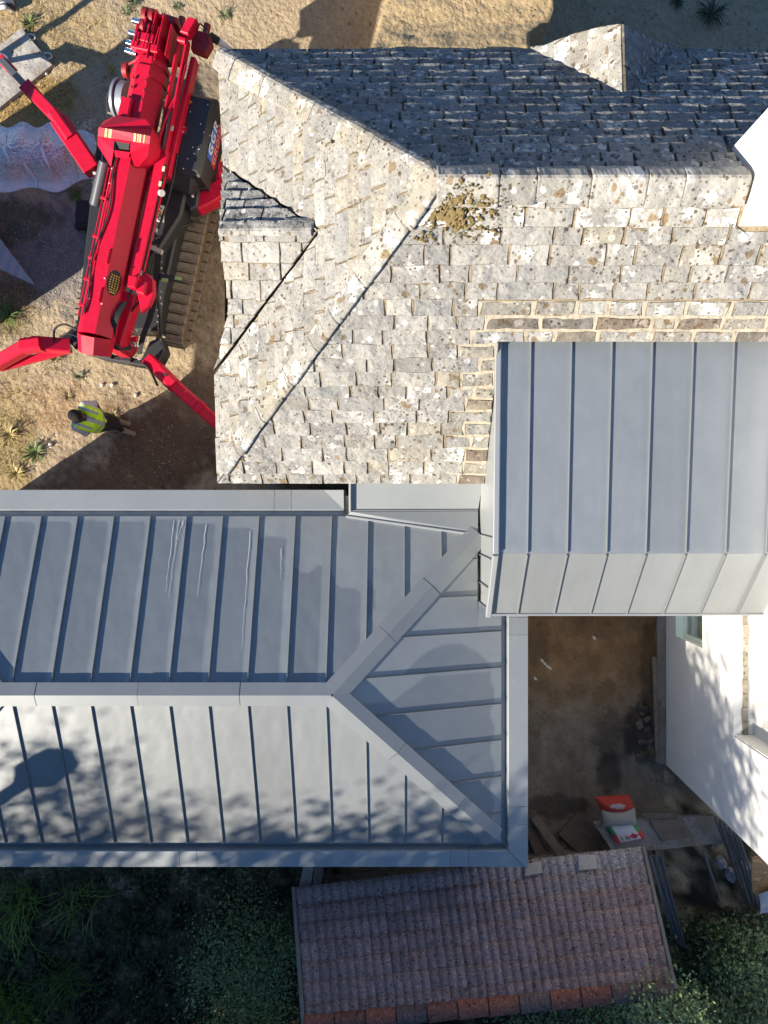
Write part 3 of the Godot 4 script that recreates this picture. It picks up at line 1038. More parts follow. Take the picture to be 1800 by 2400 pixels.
	var xn := -0.845
	edge.call(Vector3(xW, 0, zN), Vector3(xn, 0, zN), Vector3(0, 0, -1), 0.28, xs.call([-250.0, 644.0, 684.0], xW, xn), -1.0, 0.0)
	edge.call(Vector3(xW, 0, zS), Vector3(xE, 0, zS), Vector3(0, 0, 1), 0.235, xs.call([-160.0, 422.0, 463.0, 1056.0, 1098.0], xW, xE), -1.0, 1.0)
	var ez := func(py: float) -> float: return ((py - NY) * 9.78 / F - 1.25) / (zS - 1.25)
	edge.call(Vector3(xE, 0, 1.25), Vector3(xE, 0, zS), Vector3(1, 0, 0), 0.28, [0.0, ez.call(1447.0), ez.call(1488.0), ez.call(1890.0), ez.call(1932.0), 1.0], 0.0, 1.0)
	edge.call(Vector3(xW, 0, zN), Vector3(xW, 0, zS), Vector3(-1, 0, 0), 0.28, [0.0, 0.5, 1.0], -1.0, 1.0)
	# the capping returns to the stone wall, and the flat valley lies beyond it
	b = B.new(og)
	b.col = Color(0.68, 0.68, 0.68)
	var rA := Vector3(xn, ye + 0.05, zN - 0.095)
	var rB := Vector3(xn, ye + 0.035, zN - 0.36)
	var rC := Vector3(xn - 0.28, ye + 0.03, zN - 0.36)
	b.tri(rA + Vector3(0, 0.004, 0), rB + Vector3(0, 0.05, 0), rC + Vector3(0, 0.006, 0), Vector3(0.3, 1, 0.3))
	b.quad(rA, rB + Vector3(0, 0.05, 0), rB - Vector3(0, 0.3, 0), rA - Vector3(0, 0.3, 0), Vector3(1, 0, 0))
	obj("capping_return", b, M.zinc, root)
	b = B.new(og)
	b.col = Color(0.9, 0.9, 0.88)
	var v0 := Vector3(xn + 0.1, 2.9, -0.45)
	var v1 := Vector3(1.06, 2.9, -0.45)
	var v2 := P(1120, 1197, 2.73)
	var v3 := P(821, 1198, 2.73)
	b.quad(v0, v1, v2, v3, Vector3.UP)
	obj("valley_sheet", b, M.zinc, root)
	b = B.new(og)
	b.col = Color(0.9, 0.9, 0.88)
	b.fan([v3 + Vector3(0, 0.016, 0.006), v2 + Vector3(0, 0.016, 0.006), sight(1119, 1246, N) + Vector3(0, 0.05, 0), t1 + Vector3(0, 0.03, 0), t0 + Vector3(0, 0.02, 0)], Vector3.UP)
	obj("valley_sheet", b, M.zinc, root)
	b = B.new(og)
	b.beam(t0 + Vector3(0, 0.02, 0), t1 + Vector3(0, 0.035, 0), 0.035, 0.05, 0.008)
	obj("valley_flashing", b, M.zinc, root)
	b = B.new(og)
	b.beam(v3 + Vector3(0, 0.0, -0.01), v2 + Vector3(0, 0.0, -0.01), 0.012, 0.05, 0.004)
	b.beam(v0 + Vector3(0, 0.02, 0), v3 + Vector3(0, 0.02, 0), 0.03, 0.09, 0.006)
	obj("standing_seam", b, M.zinc, root)

func build_zinc_wing() -> void:
	var root := thing("zinc_roofed_wing", "taller wing under a near flat zinc roof that folds down steeply at its south side", "building", Vector3(3, 0, -0.3))
	var og := root.position
	var xa := 1.085
	var xb := 4.565
	var A := [Vector3(xa, 4.44, -2.3), Vector3(xb, 4.44, -2.3)]
	var K := [Vector3(xa, 4.18, 0.51), Vector3(xb, 4.18, 0.51)]
	var Z := [Vector3(xa, 3.45, 1.316), Vector3(xb, 3.45, 1.316)]
	var T := plane(K[0], Vector3(1, 0, 0), A[0] - K[0])
	var L := plane(Z[0], Vector3(1, 0, 0), K[0] - Z[0])
	var b := B.new(og)
	b.prism([Vector3(xa + 0.05, 3.3, -1.8), Vector3(xb - 0.01, 3.3, -1.8), Vector3(xb - 0.01, 3.3, 0.9), Vector3(xa + 0.05, 3.3, 0.9)], 0, 0, 0.0)
	obj("wall", b, M.render, root)
	var se := []
	for px in [1236, 1329, 1421, 1513, 1606, 1699, 1793]: se.append((px - NX) * (H - 4.18) / F - xa)
	var tone := func(q: Vector2, i: int, t: float, v: float) -> Color:
		return Color(0.74, 0.765, 0.8) * (1.0 + 0.07 * nz.get_noise_2d(q.x * 14.0 + i * 20.0, q.y * 10.0)) * (1.0 + 0.05 * smoothstep(0.1, 0.0, v))
	var warm := func(q: Vector2, i: int, t: float, v: float) -> Color:
		return Color(0.8, 0.797, 0.785) * (1.0 + 0.03 * nz.get_noise_2d(q.x * 20.0 + i * 9.0, q.y * 12.0))
	for x in [[T, [K[0], K[1], A[1], A[0]], tone], [L, [Z[0], Z[1], K[1], K[0]], warm]]:
		b = B.new(og)
		var low := []
		for p in x[1]: low.append(p - x[0].n * 0.014)
		b.poly(low, x[0].n)
		var under := []
		for p in x[1]: under.append(p - x[0].n * 0.06)
		b.poly(under, -x[0].n)
		for i in low.size():
			var k: int = (i + 1) % low.size()
			b.quad(low[i], low[k], under[k], under[i], (low[i] + low[k]) / 2 - (low[0] + low[2]) / 2)
		var o := obj("roof_slope", b, M.zinc, root)
		zinc_panels(o, x[0], pts2(x[0], x[1]), se, og, x[2], 0.03)
	# raised verge along the west edge, its cladding, eaves drip and the upstand at the stone
	b = B.new(og)
	b.beam(A[0] + Vector3(-0.03, 0.02, 0), K[0] + Vector3(-0.03, 0.02, 0), 0.07, 0.09, 0.01)
	b.beam(K[0] + Vector3(-0.03, 0.02, 0), Z[0] + Vector3(-0.03, 0.02, 0.02), 0.07, 0.09, 0.01)
	obj("verge_trim", b, M.zinc, root)
	b = B.new(og)
	b.beam(Z[0] + Vector3(0, -0.03, 0.02), Z[1] + Vector3(0, -0.03, 0.02), 0.03, 0.08, 0.006)
	obj("eaves_trim", b, M.zinc, root)
	# cladding of the west cheek in four sheets
	var cz := [-2.2, 0.35, 0.62, 1.0, 1.28]
	for i in 4:
		b = B.new(og)
		var z0: float = cz[i]
		var z1: float = cz[i + 1] - 0.012
		var topy := func(z: float) -> float: return 4.15 + (0.51 - z) * 0.09 if z < 0.51 else 4.15 - (z - 0.51) * 0.9
		var p := [Vector3(xa - 0.02, topy.call(z0), z0), Vector3(xa - 0.02, topy.call(z1), z1), Vector3(xa - 0.06, 2.6, z1), Vector3(xa - 0.06, 2.6, z0)]
		b.quad(p[0], p[1], p[2], p[3], Vector3(-1, 0.2, 0))
		b.quad(p[1], p[2], p[2] + Vector3(0.06, 0, 0), p[1] + Vector3(0.06, 0, 0), Vector3(0, 0, 1))
		b.beam(p[1] + Vector3(-0.012, 0, 0), p[2] + Vector3(-0.012, 0, 0), 0.012, 0.03, 0.003, Vector3(-1, 0, 0))
		obj("cheek_panel", b, M.zinc, root)

func build_white_house() -> void:
	var xw := 4.57
	var zc := 4.47
	var top := 5.4
	var root := thing("white_house", "white rendered house with a green framed window facing the yard", "house", Vector3(xw, 0, 2))
	var og := root.position
	# west wall with two openings, built as strips round them; the wall is 0.35 m thick
	var w1 := [0.55, 1.58, 0.6, (1492.0 - NY) * 11.93 / F]
	var w2 := [2.62, 4.3, 1.4, (1728.0 - NY) * 9.85 / F]
	var wall := func(ya: float, yb: float, za: float, zb: float) -> void:
		var b := B.new(og)
		b.cbox(Transform3D(Basis(), Vector3(xw + 0.175, (ya + yb) / 2, (za + zb) / 2)), Vector3(0.35, yb - ya, zb - za), 0.0005)
		obj("wall", b, M.render, root)
	var z0 := -1.85
	wall.call(0.0, w1[0], z0, zc)
	wall.call(w1[0], w1[1], z0, w1[2])
	wall.call(w1[0], w1[1], w1[3], zc)
	wall.call(w1[1], w2[0], z0, zc)
	wall.call(w2[0], w2[1], z0, w2[2])
	wall.call(w2[0], w2[1], w2[3], zc)
	wall.call(w2[1], top, z0, zc)
	var b := B.new(og)
	b.prism([Vector3(xw + 0.35, top - 0.02, zc), Vector3(xw + 6, top - 0.02, zc), Vector3(xw + 6, top - 0.02, zc - 0.35), Vector3(xw + 0.35, top - 0.02, zc - 0.35)], 0, 0, 0.0)
	b.prism([Vector3(xw + 0.35, top - 0.03, zc - 0.35), Vector3(xw + 6, top - 0.03, zc - 0.35), Vector3(xw + 6, top - 0.03, z0), Vector3(xw + 0.35, top - 0.03, z0)], 0.2)
	b.prism([Vector3(xw + 2.2, top - 0.24, zc - 0.35), Vector3(xw + 2.4, top - 0.24, zc - 0.35), Vector3(xw + 2.4, top - 0.24, z0), Vector3(xw + 2.2, top - 0.24, z0)], 0, 0, 0.0)
	obj("wall", b, M.render, root)
	# the green window, set back a little
	var win := B.new(og)
	win.col = Color(0.72, 0.86, 0.78)
	var fx := xw + 0.09
	var fr := func(y0: float, y1: float, za: float, zb: float, d := 0.07) -> void:
		win.cbox(Transform3D(Basis(), Vector3(fx + d / 2, (y0 + y1) / 2, (za + zb) / 2)), Vector3(d, y1 - y0, zb - za), 0.006)
	fr.call(w1[0] + 0.05, w1[0] + 0.105, w1[2], w1[3])
	fr.call(w1[1] - 0.08, w1[1], w1[2], w1[3])
	fr.call(w1[0] + 0.13, w1[1] - 0.08, w1[2], w1[2] + 0.08)
	fr.call(w1[0] + 0.13, w1[1] - 0.08, w1[3] - 0.06, w1[3] - 0.005)
	var wo := obj("window", win, M.plain, root)
	b = B.new(og)
	b.col = Color(0.72, 0.86, 0.78)
	b.prism([Vector3(xw - 0.03, w1[0] + 0.035, w1[2]), Vector3(fx + 0.05, w1[0] + 0.05, w1[2]), Vector3(fx + 0.05, w1[0] + 0.05, w1[3]), Vector3(xw - 0.03, w1[0] + 0.035, w1[3])], 0.035, 0.004)
	obj("window_sill", b, M.plain, wo)
	b = B.new(og)
	b.quad(Vector3(fx + 0.04, w1[0] + 0.105, w1[2] + 0.08), Vector3(fx + 0.04, w1[1] - 0.08, w1[2] + 0.08), Vector3(fx + 0.04, w1[1] - 0.08, w1[3] - 0.06), Vector3(fx + 0.04, w1[0] + 0.105, w1[3] - 0.06), Vector3(-1, 0, 0))
	obj("pane", b, M.glass, wo)
	b = B.new(og)
	b.col = Color(0.08, 0.07, 0.06)
	b.prism([Vector3(xw + 0.35, 0.3, zc - 0.4), Vector3(xw + 2.2, 0.3, zc - 0.4), Vector3(xw + 2.2, 0.3, z0), Vector3(xw + 0.35, 0.3, z0)], 0.1)
	obj("room_floor", b, M.wood, root)
	# the upper opening: unplastered stone reveal and a rough sill
	b = B.new(og)
	b.col = Color(0.3, 0.27, 0.24)
	for i in 9:
		var za: float = lerpf(w2[2], w2[3] - 0.02, i / 9.0)
		var zb: float = lerpf(w2[2], w2[3] - 0.02, (i + 1) / 9.0) - 0.012
		b.col = Color(0.5, 0.49, 0.47) * rng.randf_range(0.7, 1.15)
		b.cbox(Transform3D(Basis(), Vector3(xw + 0.15 + rng.randf() * 0.015, w2[0] + 0.005, (za + zb) / 2)), Vector3(0.07 + rng.randf() * 0.02, 0.03, zb - za + 0.008), 0.006)
	obj("rough_sill", b, M.mortar, root)
	b = B.new(og)
	b.col = Color(0.8, 0.79, 0.77)
	b.cbox(Transform3D(Basis(), Vector3(xw + 0.17, (w2[0] + w2[1]) / 2, w2[3] - 0.012)), Vector3(0.3, w2[1] - w2[0] - 0.01, 0.03), 0.004)
	b.cbox(Transform3D(Basis(), Vector3(xw + 0.3, (w2[0] + w2[1]) / 2, (w2[2] + w2[3]) / 2)), Vector3(0.06, w2[1] - w2[0], w2[3] - w2[2] - 0.04), 0.004)
	obj("opening_lining", b, M.render, root)

# ---------- the spider crane ----------
func build_crane() -> void:
	var root := thing("spider_crane", "red tracked spider crane with folded boom and four outriggers beside the stone house", "crane", P(330, 600, 0))
	var og := root.position
	var u := Vector3(0.2096, 0, -0.9778)
	var r := Vector3(0.9778, 0, 0.2096)
	var Y := Vector3.UP
	var bas := Basis(r, Y, -u)
	# tracks: shoes round a long loop
	for side in [0, 1]:
		var c0 := P(401, 795, 0.0)
		var c := Vector3(c0.x, 0.25, c0.z) * Vector3(1, 1, 1) + (Vector3.ZERO if side == 1 else -r * 1.42)
		c = P(400, 770, 0.45)
		c.y = 0.25
		if side == 0: c -= r * 1.42
		var len := 2.75
		var rad := 0.22
		var b := B.new(og)
		b.col = Color(0.8, 0.7, 0.6)
		b.cbox(Transform3D(bas, c + u * (len / 2 - rad)), Vector3(0.3, 0.36, len - 0.45), 0.03)
		b.rod(c - r * 0.16, c + r * 0.16, 0.2, 14)
		b.rod(c + u * (len - rad * 2) - r * 0.16, c + u * (len - rad * 2) + r * 0.16, 0.2, 14)
		var tk := obj("track", b, M.track, root)
		var straight := len - 2 * rad
		var total := 2 * straight + TAU * rad
		var count := 34
		var shoe := B.new()
		shoe.cbox(Transform3D(Basis(), Vector3.ZERO), Vector3(0.47, 0.045, total / count - 0.022), 0.012)
		shoe.cbox(Transform3D(Basis(), Vector3(0, 0.03, total / count * 0.2)), Vector3(0.47, 0.03, 0.03), 0.008)
		var sm := shoe.done()
		for i in count:
			var d := total * i / count
			var p: Vector3
			var a := 0.0
			if d < straight:
				p = c + u * d + Y * rad
			elif d < straight + PI * rad:
				a = (d - straight) / rad
				p = c + u * (straight + sin(a) * rad) + Y * cos(a) * rad
			elif d < 2 * straight + PI * rad:
				a = PI
				p = c + u * (2 * straight + PI * rad - d) - Y * rad
			else:
				a = PI + (d - 2 * straight - PI * rad) / rad
				p = c + u * (sin(a) * rad) + Y * cos(a) * rad
			var nrm := (Y * cos(a) + u * sin(a)).normalized()
			var o := obj("track_shoe", sm, M.track, tk, p - og)
			o.basis = Basis(r, nrm, r.cross(nrm))
	# black chassis between the tracks
	var b := B.new(og)
	b.prism([P(345, 420, 0.8), P(440, 440, 0.8), P(384, 690, 0.8), P(372, 775, 0.8), P(262, 770, 0.8), P(280, 600, 0.8)], 0.45, 0.03)
	b.prism([P(225, 330, 0.7), P(345, 350, 0.7), P(262, 770, 0.7), P(180, 750, 0.7)], 0.4, 0.03)
	b.prism([P(362, 545, 0.95), P(392, 552, 0.95), P(372, 640, 0.95), P(350, 634, 0.95)], 0.3, 0.02)
	b.prism([P(378, 420, 1.05), P(440, 436, 1.05), P(425, 505, 1.05), P(372, 590, 1.05), P(355, 585, 1.05)], 0.4, 0.04)
	obj("chassis", b, M.black, root)
	b = B.new(og)
	b.prism([P(160, 798, 0.8), P(172, 776, 0.8), P(196, 770, 0.8), P(236, 826, 0.8), P(330, 842, 0.8), P(350, 800, 0.8), P(376, 790, 0.8), P(386, 822, 0.8), P(372, 850, 0.8), P(336, 858, 0.8), P(232, 838, 0.8), P(175, 818, 0.8)], 0.3, 0.02)
	b.prism([P(240, 824, 0.86), P(262, 828, 0.86), P(260, 840, 0.86), P(238, 836, 0.86)], 0.1, 0.01)
	b.prism([P(284, 832, 0.86), P(308, 836, 0.86), P(305, 848, 0.86), P(281, 844, 0.86)], 0.1, 0.01)
	var bum := obj("front_plate", b, M.black, root)
	for q in [[176, 806], [326, 840]]:
		var s := B.new(og)
		s.col = Color(0.75, 0.7, 0.7)
		s.rod(P(q[0], q[1], 0.79), P(q[0], q[1], 0.806), 0.028, 12)
		s.col = Color(0.55, 0.05, 0.08)
		s.rod(P(q[0], q[1], 0.8), P(q[0], q[1], 0.81), 0.013, 8)
		obj("warning_disc", s, M.plain, bum)
	b = B.new(og)
	b.prism([P(244, 818, 0.9), P(256, 820, 0.9), P(254, 830, 0.9), P(242, 828, 0.9)], 0.06, 0.01)
	obj("amber_light", b, M.yellow, root)
	# engine hood with the company's panel on its flank
	b = B.new(og)
	b.prism([P(438, 211, 1.5), P(507, 227, 1.5), P(468, 412, 1.5), P(398, 398, 1.5)], 0.75, 0.07)
	b.prism([P(400, 392, 1.42), P(462, 406, 1.42), P(440, 448, 1.2), P(392, 436, 1.2)], 0.45, 0.05)
	var hood := obj("engine_hood", b, M.black, root)
	hood.set_meta("label", "black engine hood lettered GGR GROUP")
	var e0 := P(480, 355, 1.5)
	e0 = P(468, 412, 1.5)
	var side_p := func(t: float, y: float) -> Vector3: return Vector3(e0.x, y, e0.z) + u * t + r * 0.006
	var ta := 0.37
	var tb := 0.93
	b = B.new(og)
	b.col = Color(0.02, 0.1, 0.42)
	b.quad(side_p.call(ta, 1.39), side_p.call(tb, 1.39), side_p.call(tb, 1.17), side_p.call(ta, 1.17), r)
	obj("blue_panel", b, M.plain, hood)
	b = B.new(og)
	b.col = Color(0.35, 0.015, 0.03)
	b.quad(side_p.call(ta - 0.02, 1.165), side_p.call(tb + 0.1, 1.165), side_p.call(tb + 0.1, 0.95), side_p.call(ta - 0.02, 0.95), r)
	obj("red_panel", b, M.plain, hood)
	for x in [["GGR", 1.2, 0.19, 0.43, Color(0.5, 0.52, 0.58)], ["GROUP", 1.0, 0.15, 0.38, Color(0.55, 0.2, 0.2)]]:
		var tm := TextMesh.new()
		var f := SystemFont.new()
		f.font_names = PackedStringArray(["Droid Sans"])
		f.font_weight = 700
		tm.font = f
		tm.text = x[0]
		tm.font_size = 64
		tm.pixel_size = x[2] / 47.0
		tm.depth = 0.006
		tm.horizontal_alignment = HORIZONTAL_ALIGNMENT_LEFT
		tm.vertical_alignment = VERTICAL_ALIGNMENT_BOTTOM
		var t := MeshInstance3D.new()
		t.mesh = tm
		var mm := mat(x[4], 0.6)
		mm.vertex_color_use_as_albedo = false
		t.material_override = mm
		t.name = "lettering" if x[0] == "GGR" else "lettering_001"
		t.transform = Transform3D(Basis(u, Y, r), side_p.call(x[3], x[1] - x[2] * 0.3) + r * 0.004 - og)
		hood.add_child(t, true)
	# hood bolts and a red and white marker
	for q in [[446, 262], [487, 245], [492, 318], [478, 310], [452, 345], [466, 350], [455, 360], [440, 372], [430, 395], [470, 290]]:
		var s := B.new(og)
		s.col = Color(0.7, 0.72, 0.75)
		s.rod(P(q[0], q[1], 1.498), P(q[0], q[1], 1.508), 0.008, 6)
		obj("bolt", s, M.plain, hood)
	b = B.new(og)
	b.prism([P(418, 292, 1.512), P(438, 297, 1.512), P(434, 314, 1.512), P(413, 308, 1.512)], 0.02, 0.002)
	var mk := obj("marker_plate", b, M.red, hood)
	b = B.new(og)
	b.col = Color(0.6, 0.58, 0.45)
	b.quad(P(420, 294, 1.516), P(433, 297, 1.516), P(432, 300, 1.516), P(419, 297, 1.516), Y)
	b.quad(P(416, 303, 1.516), P(431, 307, 1.516), P(430, 311, 1.516), P(415, 307, 1.516), Y)
	obj("marker_stripe", b, M.plain, mk)
	b = B.new(og)
	b.fan([P(446, 235, 1.51), P(452, 240, 1.51), P(444, 243, 1.51)], Y)
	obj("warning_sticker", b, M.yellow, hood)
	# main boom: eight sided sections
	var bp := func(py: float, y := 1.95) -> Vector3: return P(252 + (560 - py) * 0.207, py, y)
	var oct := func(k: float) -> Array:
		var o := []
		for q in [[-0.1, 0.0], [0.1, 0.0], [0.262, -0.2], [0.262, -0.36], [0.13, -0.5], [-0.13, -0.5], [-0.262, -0.36], [-0.262, -0.2]]:
			o.append(Vector2(q[0] * k, (q[1] + 0.25) * k))
		return o
	var dn := Vector3(0, -0.25, 0)
	b = B.new(og)
	b.sweep(oct.call(1.0), bp.call(778.0) + dn, bp.call(330.0) + dn)
	b.sweep(oct.call(1.0), bp.call(778.0) + dn, bp.call(818.0) + dn + Vector3(0, -0.07, 0), Y, 0.86)
	var boom := obj("main_boom", b, M.red, root)
	b = B.new(og)
	b.sweep(oct.call(0.93), bp.call(332.0) + dn, bp.call(150.0) + dn)
	obj("boom_section", b, M.red, boom)
	b = B.new(og)
	b.sweep(oct.call(1.0), bp.call(172.0) + dn, bp.call(150.0) + dn)
	b.sweep(oct.call(0.88), bp.call(150.0) + dn, bp.call(139.0) + dn)
	b.sweep(oct.call(0.95), bp.call(139.0) + dn, bp.call(128.0) + dn)
	b.sweep(oct.call(0.8), bp.call(128.0) + dn, bp.call(100.0) + dn)
	obj("boom_collar", b, M.red, boom)
	# rails, bolts and cable along the top
	b = B.new(og)
	for k in [-0.19, -0.13]:
		b.rod(bp.call(745.0) + r * k + Vector3(0, 0.015 + 0.06 * (k + 0.1), 0), bp.call(400.0) + r * k + Vector3(0, 0.015 + 0.06 * (k + 0.1), 0), 0.012, 6)
	for py in [470, 560, 610, 660, 720]:
		b.cbox(Transform3D(bas, bp.call(float(py)) + r * -0.17 + Y * 0.0), Vector3(0.1, 0.05, 0.05), 0.008)
	for py in [600, 690]:
		b.cbox(Transform3D(bas, bp.call(float(py)) + r * 0.07 + Y * 0.02), Vector3(0.03, 0.05, 0.22), 0.008)
	b.cbox(Transform3D(bas, bp.call(262.0) - r * 0.12 + Y * 0.03), Vector3(0.16, 0.07, 0.34), 0.015)
	obj("boom_rail", b, M.red, boom)
	b = B.new(og)
	var cab := []
	for i in 14:
		cab.append(bp.call(335.0 + i * 31.0) + r * (-0.06 - 0.04 * sin(i * 0.9) - 0.006 * i) + Y * 0.022)
	b.pipe(curve(cab, 3), 0.012, 6)
	obj("cable", b, M.rubber, boom)
	for q in [[233, 688], [245, 652], [208, 700], [238, 712], [213, 622], [262, 395], [256, 430]]:
		var s := B.new(og)
		s.col = Color(0.75, 0.7, 0.7)
		s.rod(P(q[0], q[1], 1.95), P(q[0], q[1], 1.975), 0.012, 6)
		obj("bolt", s, M.plain, boom)
	# perforated yellow disc on the right flank
	var fl := func(py: float, across: float) -> Vector3:
		return bp.call(py) + r * lerpf(0.1, 0.262, across) + Y * (-0.2 * across + 0.006)
	b = B.new(og)
	var ring := []
	for i in 20:
		ring.append(fl.call(652.0 - 30.0 * cos(TAU * i / 20), 0.52 + 0.42 * sin(TAU * i / 20)))
	b.fan(ring, r + Y)
	var disc := obj("vent_disc", b, M.rubber, boom)
	for i in 8:
		b = B.new(og)
		for k in 4:
			var py := 636.0 + i * 5.6
			var lim := sqrt(maxf(0.0, 1.0 - pow((py - 652.0) / 28.0, 2.0))) * 0.34
			var ac := 0.52 + lerpf(-lim, lim, (k + 0.5) / 4.0)
			b.cbox(Transform3D(Basis(u, (r * 0.2 + Y * 0.16).normalized(), u.cross((r * 0.2 + Y * 0.16).normalized())), fl.call(py, ac) + Y * 0.004), Vector3(0.022, 0.008, 0.024), 0.003)
		obj("vent_slot", b, M.yellow, disc)
	# yoke where the lift cylinders hold the boom
	b = B.new(og)
	var y1 := 2.02
	var y2 := 2.22
	var y3 := 2.16
	var Tl := P(231.5, 298.4, y2)
	var Tr := P(352, 319, y2)
	var Bl := P(229, 319, y3)
	var Br := P(350, 338, y3)
	var back := [P(232.7, 297, y1), P(244, 283, y1), P(272, 271, y1 + 0.05), P(340, 279, y1 + 0.05), P(358, 300, y1), P(360, 318, y1)]
	b.fan([Tl] + back.slice(1, 5) + [Tr], Y - u * -0.5)
	b.quad(Tl, Tr, Br, Bl, Y - u)
	var wl := [Bl, P(229, 341, 2.0), P(260, 391, 1.84), P(266, 352, 2.12), P(267, 325, y3)]
	var wr := [Br, P(345, 367, 2.0), P(317, 399, 1.84), P(305, 358, 2.12), P(306, 332, y3)]
	b.fan(wl, Y); b.fan(wr, Y)
	b.quad(P(267, 325, y3), P(306, 332, y3), P(304, 337, y3), P(268, 331, y3), Y)
	b.quad(P(268, 352, 2.11), P(305, 357, 2.11), P(300, 372, 1.99), P(270, 368, 1.99), Y)
	b.prism([P(360, 318, y1), P(358, 300, y1), P(361, 324, y1 - 0.02), P(347, 354, y1 - 0.02)], 0.3)
	for w in [[Tl, Bl], [Bl, P(229, 341, 2.0)], [P(229, 341, 2.0), P(260, 391, 1.84)], [Tr, Br], [Br, P(345, 367, 2.0)], [P(345, 367, 2.0), P(317, 399, 1.84)], [Tl, back[1]], [back[1], back[2]], [back[3], back[4]], [back[4], Tr]]:
		var lo := Vector3(0, -0.45, 0)
		b.quad(w[0], w[1], w[1] + lo, w[0] + lo, (w[0] + w[1]) / 2 - bp.call(330.0))
	var yoke := obj("boom_yoke", b, M.red, boom)
	b = B.new(og)
	b.quad(P(269, 327, y3 - 0.01), P(304, 333, y3 - 0.01), P(301, 356, 2.06), P(273, 352, 2.06), Y)
	obj("yoke_opening", b, M.rubber, yoke)
	for x in [[0.13, 0.17], [0.2, 0.26], [0.69, 0.73], [0.76, 0.785], [0.8, 0.83], [0.88, 0.9]]:
		b = B.new(og)
		b.col = Color(0.75, 0.5, 0.22)
		var o := Vector3(0, 0.004, 0)
		b.quad(Tl.lerp(Tr, x[0]) + o, Tl.lerp(Tr, x[1]) + o, Bl.lerp(Br, x[1]) + o, Bl.lerp(Br, x[0]) + o, Y)
		obj("hazard_mark", b, M.plain, yoke)
	# lift cylinders either side
	for x in [[P(246, 380, 1.5), P(222, 480, 1.2), 0.085], [P(332, 392, 1.5), P(322, 520, 1.15), 0.1]]:
		b = B.new(og)
		b.rod(x[0], x[1], x[2], 16)
		obj("lift_cylinder", b, M.dark_steel, root)
	# boom head: plates, sheaves and chromed rollers
	b = B.new(og)
	for k in [-0.24, -0.12, 0.02, 0.13, 0.26]:
		var q: Vector3 = bp.call(78.0) + r * k
		b.cbox(Transform3D(bas, q + Vector3(0, -0.2 - absf(k) * 0.2, 0)), Vector3(0.022, 0.42, 0.52 + 0.25 * sin(k * 9.0 + 1.0)), 0.008)
	b.cbox(Transform3D(bas, bp.call(108.0) + Vector3(0, -0.08, 0) - r * 0.05), Vector3(0.42, 0.14, 0.12), 0.012)
	b.cbox(Transform3D(bas, bp.call(88.0) + Vector3(0, -0.02, 0) - r * 0.06), Vector3(0.24, 0.04, 0.13), 0.01)
	b.cbox(Transform3D(bas, bp.call(28.0) + Vector3(0, -0.1, 0) - r * 0.02), Vector3(0.3, 0.1, 0.05), 0.012)
	for k in [-0.2, -0.05, 0.1]:
		b.rod(bp.call(118.0) + r * k + Y * 0.03, bp.call(62.0) + r * (k + 0.03) + Y * 0.03, 0.012, 6)
	obj("boom_head", b, M.red, boom)
	b = B.new(og)
	b.prism([P(378, 26, 1.75), P(415, 38, 1.75), P(416, 56, 1.75), P(370, 52, 1.75)], 0.35, 0.03)
	b.prism([P(372, 50, 1.6), P(418, 60, 1.6), P(405, 120, 1.6), P(372, 120, 1.6)], 0.4, 0.04)
	obj("head_box", b, M.red_worn, boom)
	for x in [[342, 38, 0.12], [358, 42, 0.12], [350, 70, 0.1], [336, 62, 0.1], [366, 72, 0.1]]:
		b = B.new(og)
		var cc := P(x[0], x[1], 1.82)
		b.rod(cc - r * 0.03, cc + r * 0.03, x[2], 18)
		obj("sheave", b, M.red_worn, boom)
	for x in [[320, 47], [312, 76], [306, 99], [303, 118]]:
		b = B.new(og)
		var cc := P(x[0], x[1], 1.8)
		b.rod(cc - r * 0.05 - u * 0.01, cc + r * 0.12 - u * 0.03, 0.045, 12)
		obj("roller", b, M.chrome, boom)
	# winch drum and cable wheel on the left
	b = B.new(og)
	var wc := P(289, 234, 1.3)
	b.rod(wc - r * 0.1, wc - r * 0.06, 0.29, 28)
	b.rod(wc - r * 0.02, wc + r * 0.08, 0.27, 28)
	obj("winch_drum", b, M.steel_grey, root)
	b = B.new(og)
	b.rod(wc - r * 0.06, wc - r * 0.02, 0.22, 20)
	b.prism([P(254, 212, 1.2), P(272, 216, 1.2), P(262, 268, 1.2), P(250, 264, 1.2)], 0.3, 0.02)
	obj("winch_frame", b, M.black, root)
	b = B.new(og)
	var rc := P(296, 164, 1.6)
	b.rod(rc - r * 0.03, rc + r * 0.04, 0.115, 20)
	b.rod(P(303, 150, 1.7), P(322, 140, 1.8), 0.02, 8)
	obj("cable_wheel", b, M.red_worn, boom)
	b = B.new(og)
	b.pipe(curve([P(304, 146, 1.7), P(301, 168, 1.62), P(293, 190, 1.4), P(285, 214, 1.55)], 4), 0.012, 6)
	b.pipe(curve([P(253, 216, 1.2), P(251, 240, 1.1), P(252, 275, 1.0)], 4), 0.012, 6)
	obj("winch_rope", b, M.rubber, root)
	# jib folded along the right side
	var jp := func(py: float, y := 1.75) -> Vector3: return P(312 + (650 - py) * 0.228, py, y)
	b = B.new(og)
	b.beam(jp.call(668.0) - Y * 0.09, jp.call(350.0) - Y * 0.09, 0.17, 0.18, 0.012)
	var jib := obj("jib", b, M.red, root)
	b = B.new(og)
	b.beam(jp.call(360.0) - r * 0.07 - Y * 0.06, jp.call(95.0) - r * 0.12 - Y * 0.02, 0.035, 0.13, 0.008)
	b.beam(jp.call(360.0) + r * 0.05 - Y * 0.06, jp.call(95.0) + r * 0.01 - Y * 0.02, 0.035, 0.15, 0.008)
	b.beam(jp.call(400.0) + r * 0.1 - Y * 0.2, jp.call(120.0) + r * 0.1 - Y * 0.2, 0.08, 0.2, 0.012)
